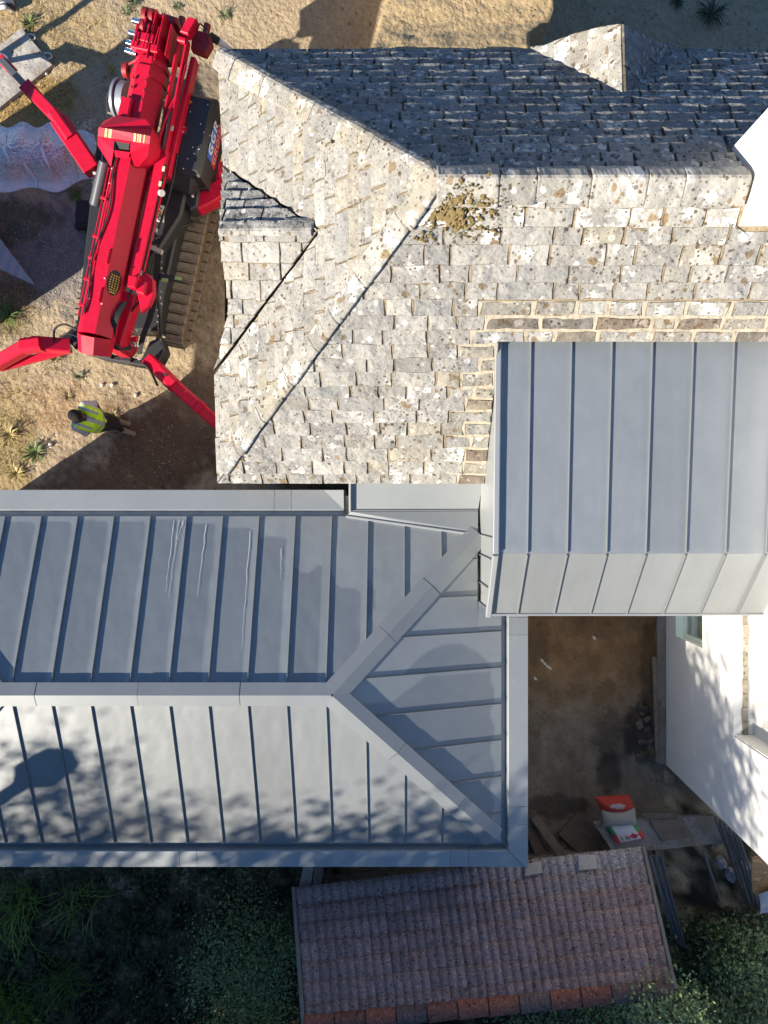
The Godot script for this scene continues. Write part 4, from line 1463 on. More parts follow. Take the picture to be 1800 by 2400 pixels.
	b.pipe(curve([jp.call(330.0) - r * 0.09, jp.call(270.0) - r * 0.03 + Y * 0.03, jp.call(215.0) + r * 0.04, jp.call(150.0) + r * 0.06], 6), 0.025, 7)
	obj("jib_arm", b, M.red, jib)
	b = B.new(og)
	b.prism([P(440, 38, 1.85), P(461, 43, 1.85), P(440, 79, 1.85), P(421, 73, 1.85)], 0.16, 0.012)
	b.rod(P(418, 92, 1.8), P(436, 98, 1.8), 0.05, 12)
	obj("jib_tip", b, M.red, jib)
	b = B.new(og)
	b.prism([P(452, 66, 1.6), P(490, 76, 1.6), P(496, 98, 1.6), P(480, 126, 1.6), P(446, 112, 1.6)], 0.14, 0.02)
	b.rod(P(486, 58, 1.5), P(482, 84, 1.5), 0.055, 12)
	b.rod(P(427, 42, 1.5), P(424, 70, 1.5), 0.055, 12)
	obj("jib_hinge", b, M.red_worn, jib)
	b = B.new(og)
	b.pipe(curve([P(462, 72, 1.7), P(468, 56, 1.72), P(480, 66, 1.7), P(496, 88, 1.6)], 5), 0.012, 6)
	b.rod(P(492, 84, 1.5), P(512, 97, 1.42), 0.06, 10)
	obj("hose", b, M.rubber, jib)
	b = B.new(og)
	b.rod(P(512, 96, 1.35), P(549, 126, 1.1), 0.05, 10)
	obj("jib_rod", b, M.wood, jib)
	b = B.new(og)
	b.prism([P(301, 644, 1.88), P(322, 647, 1.88), P(316, 674, 1.88), P(298, 671, 1.88)], 0.2, 0.012)
	b.prism([P(320, 640, 1.7), P(345, 640, 1.7), P(360, 655, 1.7), P(361, 690, 1.7), P(350, 715, 1.7), P(330, 732, 1.7), P(322, 690, 1.7)], 0.1, 0.02)
	b.prism([P(322, 655, 1.8), P(342, 660, 1.8), P(337, 690, 1.8), P(318, 684, 1.8)], 0.12, 0.02)
	obj("jib_bracket", b, M.red, jib)
	b = B.new(og)
	b.beam(P(312, 690, 1.55), P(276, 805, 1.35), 0.24, 0.26, 0.03)
	b.prism([P(256, 800, 1.3), P(290, 780, 1.3), P(300, 800, 1.3), P(280, 824, 1.3), P(258, 824, 1.3)], 0.5, 0.03)
	obj("boom_foot", b, M.red, root)
	b = B.new(og)
	b.rod(P(296, 540, 1.6), P(318, 546, 1.6), 0.05, 12)
	obj("link_pin", b, M.red, root)
	b = B.new(og)
	b.rod(P(377, 452, 1.72), P(380, 453, 1.74), 0.05, 14)
	b.rod(P(372, 452, 1.66), P(378, 452, 1.72), 0.02, 8)
	obj("lamp", b, M.white, jib)
	# small plates, stickers and lines on boom and jib
	for q in [[376, 430, 1.76], [384, 395, 1.76], [330, 640, 1.72], [404, 300, 1.76]]:
		b = B.new(og)
		b.col = Color(0.6, 0.55, 0.4)
		b.prism([P(q[0] - 3, q[1] - 6, q[2]), P(q[0] + 3, q[1] - 5, q[2]), P(q[0] + 1, q[1] + 6, q[2]), P(q[0] - 5, q[1] + 5, q[2])], 0.012, 0.002)
		obj("sticker", b, M.plain, jib)
	b = B.new(og)
	b.pipe(curve([jp.call(640.0) + r * 0.1 - Y * 0.05, jp.call(560.0) + r * 0.105 - Y * 0.04, jp.call(470.0) + r * 0.1 - Y * 0.04, jp.call(380.0) + r * 0.1 - Y * 0.02], 5), 0.012, 6)
	b.pipe(curve([jp.call(520.0) + r * 0.13 - Y * 0.2, jp.call(430.0) + r * 0.15 - Y * 0.25, jp.call(340.0) + r * 0.16 - Y * 0.2], 5), 0.018, 6)
	b.pipe(curve([P(300, 700, 1.7), P(318, 660, 1.7), P(340, 640, 1.6), P(352, 600, 1.3)], 5), 0.014, 6)
	b.pipe(curve([P(308, 730, 1.6), P(330, 700, 1.65), P(346, 660, 1.5), P(360, 610, 1.3)], 5), 0.014, 6)
	b.pipe(curve([P(352, 430, 1.3), P(345, 470, 1.35), P(340, 520, 1.25), P(326, 560, 1.3)], 5), 0.014, 6)
	obj("hose", b, M.rubber, jib)
	b = B.new(og)
	for py in [186, 208, 232]:
		b.cbox(Transform3D(bas, bp.call(float(py)) + r * 0.09 + Y * 0.012), Vector3(0.02, 0.03, 0.05), 0.005)
		b.cbox(Transform3D(bas, bp.call(float(py)) - r * 0.1 + Y * 0.012), Vector3(0.02, 0.03, 0.05), 0.005)
	for t in [0.2, 0.5, 0.8]:
		b.cbox(Transform3D(bas, bp.call(lerpf(790.0, 812.0, t)) + Y * -0.02), Vector3(0.012, 0.012, 0.012), 0.003)
	obj("lug", b, M.red_worn, boom)
	# outriggers
	var leg := func(pads: Array, wides: Array) -> MeshInstance3D:
		var c := B.new(og)
		for i in pads.size() - 1:
			c.beam(pads[i], pads[i + 1], wides[i][0], wides[i][1], 0.02)
		return obj("outrigger", c, M.red, root)
	var o1: MeshInstance3D = leg.call([P(220, 402, 0.85), P(142, 286, 1.0), P(70, 212, 0.78)], [[0.27, 0.3], [0.19, 0.2]])
	b = B.new(og)
	b.beam(P(170, 326, 1.02), P(126, 264, 1.08), 0.2, 0.24, 0.05)
	obj("knuckle", b, M.red, o1)
	b = B.new(og)
	b.beam(P(80, 222, 0.8), P(64, 205, 0.78), 0.22, 0.22, 0.012)
	obj("arm_rim", b, M.red, o1)
	b = B.new(og)
	b.beam(P(28, 165, 0.52), P(3, 140, 0.47), 0.15, 0.14, 0.012)
	obj("arm_end", b, M.red, o1)
	b = B.new(og)
	b.beam(P(72, 214, 0.78), P(8, 146, 0.5), 0.11, 0.14, 0.012)
	obj("inner_arm", b, M.dark_steel, o1).set_meta("label", "bare dark inner arm")
	b = B.new(og)
	b.rod(P(6, 146, 0.5), P(4, 146, 0.13), 0.04, 10)
	b.rod(P(4, 146, 0.13), P(4, 146, 0.1), 0.14, 16)
	obj("foot_plate", b, M.steel_grey, o1)
	b = B.new(og)
	b.prism([P(202, 366, 1.01), P(214, 372, 1.01), P(208, 382, 1.01), P(196, 374, 1.01)], 0.02)
	obj("slot", b, M.rubber, o1)
	var o2: MeshInstance3D = leg.call([P(164, 812, 0.8), P(75, 806, 1.0), P(-40, 870, 0.72)], [[0.22, 0.26], [0.2, 0.22]])
	b = B.new(og)
	b.beam(P(100, 806, 1.03), P(55, 812, 1.02), 0.23, 0.26, 0.05)
	obj("knuckle", b, M.red, o2)
	b = B.new(og)
	b.beam(P(165, 818, 0.6), P(0, 862, 0.5), 0.12, 0.1, 0.012)
	obj("ram", b, M.red, o2)
	b = B.new(og)
	b.rod(P(-40, 870, 0.72), P(-52, 876, 0.05), 0.04, 10)
	b.rod(P(-52, 876, 0.05), P(-52, 876, 0.01), 0.14, 16)
	obj("foot_plate", b, M.steel_grey, o2)
	b = B.new(og)
	b.pipe(curve([P(180, 772, 1.0), P(150, 760, 1.05), P(128, 772, 1.02), P(128, 800, 1.0)], 5), 0.016, 6)
	b.pipe(curve([P(184, 790, 1.0), P(160, 782, 1.05), P(140, 790, 1.0)], 5), 0.014, 6)
	obj("hose", b, M.rubber, o2)
	var o3: MeshInstance3D = leg.call([P(352, 846, 0.8), P(398, 892, 0.98), P(530, 1010, 0.6)], [[0.2, 0.26], [0.19, 0.2]])
	b = B.new(og)
	b.beam(P(374, 868, 0.98), P(410, 905, 1.0), 0.22, 0.25, 0.05)
	obj("knuckle", b, M.red, o3)
	b = B.new(og)
	b.beam(P(462, 949, 0.84), P(474, 960, 0.82), 0.21, 0.22, 0.012)
	obj("arm_rim", b, M.red, o3)
	b = B.new(og)
	b.fan([P(432, 911, 0.99), P(438, 918, 0.98), P(430, 919, 0.985)], Y)
	obj("warning_sticker", b, M.yellow, o3)
	b = B.new(og)
	b.prism([P(386, 873, 1.135), P(392, 875, 1.135), P(389, 882, 1.135), P(383, 879, 1.135)], 0.02)
	obj("slot", b, M.rubber, o3)
	b = B.new(og)
	b.rod(P(530, 1010, 0.6), P(536, 1014, 0.05), 0.04, 10)
	b.rod(P(536, 1014, 0.05), P(536, 1014, 0.01), 0.14, 16)
	obj("foot_plate", b, M.steel_grey, o3)
	b = B.new(og)
	b.pipe(curve([P(330, 850, 0.95), P(345, 860, 1.0), P(358, 880, 1.02), P(370, 905, 0.98)], 5), 0.018, 6)
	b.pipe(curve([P(352, 845, 0.7), P(372, 862, 0.6), P(386, 838, 0.6), P(376, 800, 0.65)], 5), 0.035, 6)
	obj("hose", b, M.rubber, o3)
	b = B.new(og)
	b.prism([P(447, 487, 0.95), P(460, 455, 0.95), P(488, 432, 0.95), P(520, 410, 0.95), P(535, 449, 0.95), P(497, 474, 0.95), P(465, 490, 0.95)], 0.25, 0.025)
	b.prism([P(492, 380, 0.8), P(515, 372, 0.8), P(516, 420, 0.8), P(490, 432, 0.8)], 0.25, 0.02)
	var o4 := obj("outrigger", b, M.red, root)
	o4.set_meta("label", "folded red outrigger tucked under the stone eaves")
	b = B.new(og)
	b.prism([P(430, 430, 1.0), P(468, 438, 1.0), P(462, 484, 1.0), P(445, 492, 1.0), P(425, 470, 1.0)], 0.3, 0.03)
	obj("hinge_plate", b, M.black, o4)
	for x in [[452, 460, Color(0.7, 0.6, 0.6)], [425, 474, Color(0.6, 0.62, 0.7)], [437, 430, Color(0.5, 0.5, 0.5)]]:
		b = B.new(og)
		b.col = x[2]
		b.rod(P(x[0], x[1], 1.0), P(x[0], x[1], 1.012), 0.022, 10)
		obj("warning_disc", b, M.plain, o4)
	for x in [[444, 445], [428, 465]]:
		b = B.new(og)
		b.fan([P(x[0], x[1] - 5, 1.02), P(x[0] + 4, x[1] + 3, 1.02), P(x[0] - 4, x[1] + 3, 1.02)], Y)
		obj("warning_sticker", b, M.yellow, o4)
	b = B.new(og)
	for k in 3:
		b.pipe(curve([P(436, 428 + k * 4, 1.05), P(455, 432 + k * 3, 1.1), P(478, 438 + k * 2, 1.08), P(490, 430 + k, 1.0)], 5), 0.01, 6)
	obj("hose", b, M.rubber, o4)
	# hinge plate of the upper left outrigger
	b = B.new(og)
	b.prism([P(222, 398, 0.9), P(244, 388, 0.9), P(243, 440, 0.9), P(222, 436, 0.9), P(214, 425, 0.9)], 0.3, 0.02)
	var hp := obj("hinge_plate", b, M.black, root)
	b = B.new(og)
	b.col = Color(0.75, 0.7, 0.7)
	b.rod(P(221, 406, 0.9), P(221, 406, 0.912), 0.026, 12)
	obj("warning_disc", b, M.plain, hp)
	b = B.new(og)
	for q in [[224, 423], [228, 412], [236, 430]]:
		b.rod(P(q[0], q[1], 0.9), P(q[0], q[1], 0.93), 0.025, 10)
	obj("pin", b, M.steel_grey, hp)
	b = B.new(og)
	b.beam(P(240, 360, 1.2), P(242, 470, 1.1), 0.02, 0.02, 0.004)
	b.prism([P(215, 440, 0.8), P(238, 446, 0.8), P(240, 472, 0.8), P(218, 462, 0.8)], 0.1, 0.02)
	b.beam(P(362, 560, 1.1), P(466, 516, 0.6), 0.035, 0.035, 0.008)
	obj("bracket", b, M.black, root)
	# dark hoses in bundles, valves and the remote's cable tray on the right
	b = B.new(og)
	for k in 5:
		b.pipe(curve([P(366 + k * 3, 596, 1.2), P(360 + k * 3, 660, 1.2), P(350 + k * 3, 730, 1.15), P(330 + k * 2.4, 790, 1.1), P(322 + k * 2, 830, 1.0)], 6), 0.013, 6)
	for k in 3:
		b.pipe(curve([P(296 - k * 5, 708, 1.75), P(276 - k * 5, 748, 1.8), P(268 - k * 4, 796, 1.6), P(282 - k * 4, 818, 1.4), P(306, 812 + k * 3, 1.2)], 6), 0.02, 7)
	b.pipe(curve([P(368, 690, 1.1), P(374, 740, 1.0), P(378, 800, 0.95)], 6), 0.022, 7)
	obj("hose_bundle", b, M.rubber, root)
	b = B.new(og)
	for i in 16:
		var q := P(300 + rng.randf() * 20 + i * 0.6, 770 + rng.randf() * 40, 1.15 + rng.randf() * 0.1)
		b.cbox(Transform3D(Basis.from_euler(Vector3(rng.randf(), rng.randf(), rng.randf())), q), Vector3(0.03, 0.03, 0.06), 0.008)
	for i in 12:
		var q := P(374 + rng.randf() * 12 - i * 0.8, 600 + i * 14.0, 1.12)
		b.cbox(Transform3D(Basis.from_euler(Vector3(rng.randf(), rng.randf(), rng.randf())), q), Vector3(0.02, 0.02, 0.045), 0.006)
	obj("valve", b, M.steel, root)
	b = B.new(og)
	b.prism([P(306, 790, 1.3), P(322, 786, 1.3), P(320, 798, 1.3), P(306, 800, 1.3)], 0.06, 0.01)
	obj("valve", b, M.red, root)
	b = B.new(og)
	b.prism([P(376, 640, 1.25), P(424, 648, 1.25), P(422, 660, 1.25), P(374, 654, 1.25)], 0.05, 0.006)
	var tray := obj("step_plate", b, M.black, root)
	for q in [[386, 656], [417, 652]]:
		b = B.new(og)
		b.col = Color(0.3, 0.42, 0.12)
		b.prism([P(q[0] - 7, q[1] - 5, 1.256), P(q[0] + 8, q[1] - 3, 1.256), P(q[0] + 7, q[1] + 5, 1.256), P(q[0] - 8, q[1] + 3, 1.256)], 0.01, 0.002)
		obj("green_label", b, M.plain, tray)
	b = B.new(og)
	b.prism([P(370, 478, 1.12), P(384, 482, 1.12), P(382, 520, 1.12), P(366, 516, 1.12)], 0.05, 0.006)
	var el := obj("wiring_box", b, M.white, root)
	for x in [[372, 500, Color(0.1, 0.35, 0.1)], [376, 496, Color(0.6, 0.25, 0.03)], [379, 506, Color(0.1, 0.4, 0.12)], [374, 484, Color(0.05, 0.05, 0.05)], [372, 510, Color(0.4, 0.4, 0.35)]]:
		b = B.new(og)
		b.col = x[2]
		b.pipe(curve([P(x[0] - 4, x[1] - 4, 1.13), P(x[0], x[1] + 2, 1.17), P(x[0] + 4, x[1] + 5, 1.13)], 4), 0.012, 6)
		obj("wire", b, M.plain, el)
	b = B.new(og)
	b.prism([P(344, 350, 1.0), P(366, 354, 1.0), P(362, 420, 1.0), P(340, 416, 1.0)], 0.3, 0.02)
	b.prism([P(312, 560, 1.2), P(366, 572, 1.2), P(350, 640, 1.2), P(300, 630, 1.2)], 0.5, 0.02)
	obj("deck_box", b, M.black, root)
	b = B.new(og)
	b.col = Color(0.45, 0.44, 0.42)
	b.beam(P(352, 578, 1.24), P(380, 592, 1.24), 0.07, 0.05, 0.006)
	b.beam(P(350, 536, 1.2), P(368, 540, 1.2), 0.06, 0.05, 0.006)
	obj("crossbar", b, M.plain, root)
	for q in [[340, 798], [409, 481]]:
		b = B.new(og)
		b.rod(P(q[0], q[1], 0.8), P(q[0], q[1], 1.02), 0.035, 12)
		obj("pin", b, M.wood, root)

# ---------- smooth figures ----------
# bones: [a, b, ra, rb, colour]; surface nets over a smooth minimum of tapered capsules
func figure(bones: Array, cell: float, k: float, org: Vector3, keep = null, paint = null) -> ArrayMesh:
	var lo := Vector3.INF
	var hi := -Vector3.INF
	for q in bones:
		var r: float = maxf(q[2], q[3]) + cell * 2.5
		lo = lo.min(q[0] - Vector3.ONE * r).min(q[1] - Vector3.ONE * r)
		hi = hi.max(q[0] + Vector3.ONE * r).max(q[1] + Vector3.ONE * r)
	var nx := int((hi.x - lo.x) / cell) + 2
	var ny := int((hi.y - lo.y) / cell) + 2
	var nzz := int((hi.z - lo.z) / cell) + 2
	var f := PackedFloat32Array()
	f.resize(nx * ny * nzz)
	f.fill(1.0)
	for q in bones:
		var a: Vector3 = q[0]
		var ab: Vector3 = q[1] - a
		var l2 := maxf(ab.length_squared(), 1e-8)
		var ra: float = q[2]
		var rb: float = q[3]
		var m := maxf(ra, rb) + k + cell * 2.0
		var p0: Vector3 = a.min(q[1]) - Vector3.ONE * m - lo
		var p1: Vector3 = a.max(q[1]) + Vector3.ONE * m - lo
		for z in range(maxi(0, int(p0.z / cell)), mini(nzz, int(p1.z / cell) + 2)):
			for y in range(maxi(0, int(p0.y / cell)), mini(ny, int(p1.y / cell) + 2)):
				var row := (z * ny + y) * nx
				for x in range(maxi(0, int(p0.x / cell)), mini(nx, int(p1.x / cell) + 2)):
					var p := lo + Vector3(x, y, z) * cell - a
					var t := clampf(p.dot(ab) / l2, 0.0, 1.0)
					var d := (p - ab * t).length() - lerpf(ra, rb, t)
					var e := f[row + x]
					var h := maxf(k - absf(e - d), 0.0) / k
					f[row + x] = minf(e, d) - h * h * k * 0.25
	var st := SurfaceTool.new()
	st.begin(Mesh.PRIMITIVE_TRIANGLES)
	st.set_smooth_group(0)
	var idx := PackedInt32Array()
	idx.resize(nx * ny * nzz)
	idx.fill(-1)
	var count := 0
	var sx := [1, nx, nx * ny]
	var off := PackedInt32Array([0, 1, nx, nx + 1, nx * ny, nx * ny + 1, nx * ny + nx, nx * ny + nx + 1])
	for z in nzz - 1:
		for y in ny - 1:
			for x in nx - 1:
				var at := (z * ny + y) * nx + x
				var mask := 0
				for c in 8:
					if f[at + off[c]] < 0.0: mask |= 1 << c
				if mask == 0 or mask == 255: continue
				var sum := Vector3.ZERO
				var num := 0
				for c in 8:
					for ax in 3:
						if c & (1 << ax): continue
						var d := c | (1 << ax)
						var fa := f[at + off[c]]
						var fb := f[at + off[d]]
						if (fa < 0.0) == (fb < 0.0): continue
						var t := fa / (fa - fb)
						var pc := Vector3(c & 1, (c >> 1) & 1, (c >> 2) & 1)
						pc[ax] += t
						sum += pc
						num += 1
				var p := lo + (Vector3(x, y, z) + sum / num) * cell
				var col := Color.WHITE
				if paint != null:
					col = paint.call(p)
				else:
					var best := INF
					for q in bones:
						var ab: Vector3 = q[1] - q[0]
						var t := clampf((p - q[0]).dot(ab) / maxf(ab.length_squared(), 1e-8), 0, 1)
						var d: float = (p - q[0] - ab * t).length() - lerpf(q[2], q[3], t)
						if d < best:
							best = d
							col = q[4]
				st.set_color(col)
				st.add_vertex(p - org)
				idx[at] = count
				count += 1
	var verts := []
	for z in range(1, nzz - 1):
		for y in range(1, ny - 1):
			for x in range(1, nx - 1):
				var at := (z * ny + y) * nx + x
				var inside := f[at] < 0.0
				for ax in 3:
					var o := f[at + sx[ax]] < 0.0
					if o == inside: continue
					var s1: int = sx[(ax + 1) % 3]
					var s2: int = sx[(ax + 2) % 3]
					var q := [idx[at], idx[at - s1], idx[at - s1 - s2], idx[at - s2]]
					if q.min() < 0: continue
					if keep != null and not keep.call(lo + Vector3(x, y, z) * cell): continue
					var order := [0, 2, 1, 0, 3, 2] if inside else [0, 1, 2, 0, 2, 3]
					for w in order: st.add_index(q[w])
	st.generate_normals()
	return st.commit()

func build_person() -> void:
	var base := P(296, 1004, 0)
	var root := thing("person", "worker in a yellow and grey reflective vest walking beside the crane", "person", Vector3(-5.03, 0, -1.45))
	var og := root.position
	var fw := Vector3(0.934, 0, 0.357)
	var rt := Vector3(-0.357, 0, 0.934)
	var at := func(f: float, y: float, s: float) -> Vector3: return og + fw * f + rt * s + Vector3(0, y, 0)
	var skin := Color(0.055, 0.03, 0.02)
	var trou := Color(0.02, 0.018, 0.018)
	var shirt := Color(0.42, 0.43, 0.46)
	var boot := Color(0.3, 0.22, 0.15)
	var sh_r := Vector3(-5.14, 1.43, -1.29)
	var sh_l := Vector3(-5.0, 1.43, -1.64)
	var torso := [
		[at.call(0.02, 0.97, 0.08), at.call(-0.02, 1.3, 0.1), 0.115, 0.125, shirt], [at.call(0.02, 0.97, -0.08), at.call(-0.02, 1.3, -0.1), 0.115, 0.125, shirt],
		[at.call(-0.02, 1.3, 0.1), sh_r + Vector3(0.02, -0.03, -0.04), 0.12, 0.08, shirt], [at.call(-0.02, 1.3, -0.1), sh_l + Vector3(-0.01, -0.03, 0.04), 0.12, 0.08, shirt],
		[at.call(0.08, 1.02, 0.0), at.call(0.06, 1.2, 0.0), 0.1, 0.1, shirt]]
	var el_r := P(200, 1016, 1.14)
	var el_l := P(222, 946, 1.14)
	var hr := P(228, 988, 1.08)
	var hl := P(238, 968, 1.06)
	var bones := torso + [
		[sh_r, el_r, 0.062, 0.046, shirt], [sh_l, el_l, 0.062, 0.046, shirt],
		[el_r, hr, 0.044, 0.03, skin], [el_l, hl, 0.044, 0.03, skin],
		[at.call(0.03, 0.92, 0.09), P(272, 996, 0.5), 0.105, 0.07, trou], [P(272, 996, 0.5), P(284, 1006, 0.11), 0.066, 0.05, trou],
		[at.call(0.03, 0.92, -0.09), at.call(0.06, 0.5, -0.1), 0.105, 0.07, trou], [at.call(0.06, 0.5, -0.1), at.call(-0.05, 0.11, -0.1), 0.066, 0.05, trou],
		[at.call(0.02, 1.46, 0.0), at.call(0.04, 1.54, 0.0), 0.058, 0.055, skin]]
	obj("body", figure(bones, 0.016, 0.04, og), M.cloth, root)
	# boots
	for x in [[P(282, 1006, 0.09), P(313, 1017, 0.045)], [at.call(-0.06, 0.09, -0.1), at.call(0.14, 0.045, -0.11)]]:
		var fb := [[x[0], x[0] + Vector3(0, -0.035, 0), 0.05, 0.05, boot], [x[0] + Vector3(0, -0.03, 0), x[1], 0.052, 0.044, boot], [x[0] + Vector3(0, 0.05, 0), x[0], 0.055, 0.05, Color(0.2, 0.12, 0.08)]]
		obj("boot", figure(fb, 0.012, 0.03, og), M.cloth, root)
	# vest: the torso blown up a little, open at the front
	var lime := Color(0.52, 0.8, 0.015)
	var big := []
	for q in torso: big.append([q[0], q[1], q[2] + 0.017, q[3] + 0.017, q[4]])
	var keep := func(p: Vector3) -> bool:
		var d := p - og
		var f := d.dot(fw)
		var s := d.dot(rt)
		if p.y < 0.96 or p.y > 1.5: return false
		if absf(s) < 0.03 + 0.03 * clampf((p.y - 1.25) * 4.0, 0, 1) and f > 0.0: return false
		return absf(s) < 0.195
	var paint := func(p: Vector3) -> Color:
		var d := p - og
		var s := absf(d.dot(rt))
		if s > 0.105 and s < 0.15 and p.y > 1.25: return Color(0.3, 0.36, 0.38)
		if s > 0.15 and s < 0.158 and p.y > 1.2: return Color(0.75, 0.95, 0.3)
		if p.y > 1.06 and p.y < 1.11: return Color(0.3, 0.36, 0.38)
		return lime
	obj("vest", figure(big, 0.013, 0.04, og, keep, paint), M.cloth, root)
	# head, bowed a little
	var hc := Vector3(-5.0, 1.66, -1.425)
	var hx := fw
	var face := [[hc + Vector3(0, 0.03, 0) - hx * 0.025, hc + Vector3(0, 0.03, 0) + hx * 0.02, 0.093, 0.09, skin], [hc + hx * 0.03 + Vector3(0, -0.03, 0), hc + hx * 0.05 + Vector3(0, -0.085, 0), 0.072, 0.042, skin],
		[hc + hx * 0.105 + Vector3(0, 0.0, 0), hc + hx * 0.118 + Vector3(0, -0.035, 0), 0.012, 0.017, skin],
		[hc + hx * 0.098 + Vector3(0, -0.066, 0) - rt * 0.018, hc + hx * 0.098 + Vector3(0, -0.066, 0) + rt * 0.018, 0.011, 0.011, Color(0.09, 0.035, 0.03)]]
	for s in [-1.0, 1.0]:
		face.append([hc + rt * s * 0.092 + Vector3(0, 0.01, 0), hc + rt * s * 0.094 + Vector3(0, -0.03, 0), 0.016, 0.012, skin])
		face.append([hc + hx * 0.088 + rt * s * 0.034 + Vector3(0, 0.008, 0), hc + hx * 0.09 + rt * s * 0.034 + Vector3(0, 0.007, 0), 0.012, 0.012, Color(0.5, 0.48, 0.45)])
	var head := obj("head", figure(face, 0.008, 0.018, og), M.cloth, root)
	var hair := [[hc + Vector3(0, 0.055, 0) - hx * 0.035, hc + Vector3(0, 0.06, 0) + hx * 0.015, 0.092, 0.086, Color(0.008, 0.007, 0.007)], [hc - hx * 0.05 + Vector3(0, 0.0, 0), hc - hx * 0.05 + Vector3(0, -0.03, 0), 0.075, 0.06, Color(0.008, 0.007, 0.007)]]
	obj("hair", figure(hair, 0.009, 0.02, og), M.cloth, head)
	# hands: palm, four fingers and thumb each, loosely curled together
	for x in [[hr, (hl - hr).normalized() * 0.4 + fw * 0.6, 1.0], [hl, (hr - hl).normalized() * 0.4 + fw * 0.6, -1.0]]:
		var d: Vector3 = (x[1] + Vector3(0, -0.25, 0)).normalized()
		var sd := d.cross(Vector3.UP).normalized()
		var nn := sd.cross(d)
		var c: Vector3 = x[0]
		var hb := []
		for i in 4:
			var o := sd * (0.02 * (i - 1.5))
			var l: float = [0.8, 1.0, 0.95, 0.72][i]
			var k0 := c + o * 0.9
			var k1 := c + d * 0.08 + o
			var k2 := k1 + (d * 0.85 - nn * 0.5).normalized() * 0.04 * l
			var k3 := k2 + (d * 0.3 - nn).normalized() * 0.034 * l
			hb.append([k0, k1, 0.014, 0.012, skin]); hb.append([k1, k2, 0.0095, 0.0088, skin]); hb.append([k2, k3, 0.0085, 0.0078, skin])
		var tb: Vector3 = c + d * 0.025 + sd * 0.028 * x[2]
		var t1: Vector3 = tb + (d * 0.6 + sd * x[2] * 0.7 - nn * 0.3).normalized() * 0.04
		hb.append([c + d * 0.01, tb, 0.014, 0.013, skin]); hb.append([tb, t1, 0.012, 0.01, skin]); hb.append([t1, t1 + (d - nn * 0.3).normalized() * 0.03, 0.0098, 0.0085, skin])
		obj("hand", figure(hb, 0.005, 0.006, og), M.cloth, root)

# ---------- ground ----------
func steps(list: Array) -> PackedFloat32Array:
	# [from, to, step] runs
	var out := PackedFloat32Array()
	for s in list:
		var n := maxi(1, int(round((s[1] - s[0]) / s[2])))
		for i in n: out.append(lerpf(s[0], s[1], float(i) / n))
	out.append(list[-1][1])
	return out

var blobs := []
func ground_colour(x: float, z: float) -> Color:
	var n1 := nz.get_noise_2d(x * 30.0, z * 30.0)
	var n2 := nz.get_noise_2d(x * 110.0 + 500, z * 110.0)
	var c := Color(0.445, 0.36, 0.245) * (1.0 + 0.16 * n1 + 0.16 * n2)
	for q in blobs:
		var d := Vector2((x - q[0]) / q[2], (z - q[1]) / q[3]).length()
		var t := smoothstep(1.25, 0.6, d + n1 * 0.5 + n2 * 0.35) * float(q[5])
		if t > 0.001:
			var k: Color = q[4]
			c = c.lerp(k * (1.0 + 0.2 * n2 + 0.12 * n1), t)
	c.a = 1
	return c

func ground_height(x: float, z: float) -> float:
	if x > -2.4 or z > -0.4: return 0.0
	var f := clampf((-2.4 - x) / 0.4, 0, 1) * clampf((-0.4 - z) / 0.4, 0, 1)
	var h := nz.get_noise_2d(x * 26.0, z * 26.0) * 0.035 + nz.get_noise_2d(x * 120.0, z * 120.0) * 0.014
	# crawler ruts run across the soft earth near the worker
	h += 0.008 * sin((x * 0.6 + z) * 42.0) * smoothstep(0.9, 0.3, Vector2(x + 5.4, (z + 1.3) * 1.0).length())
	return h * f

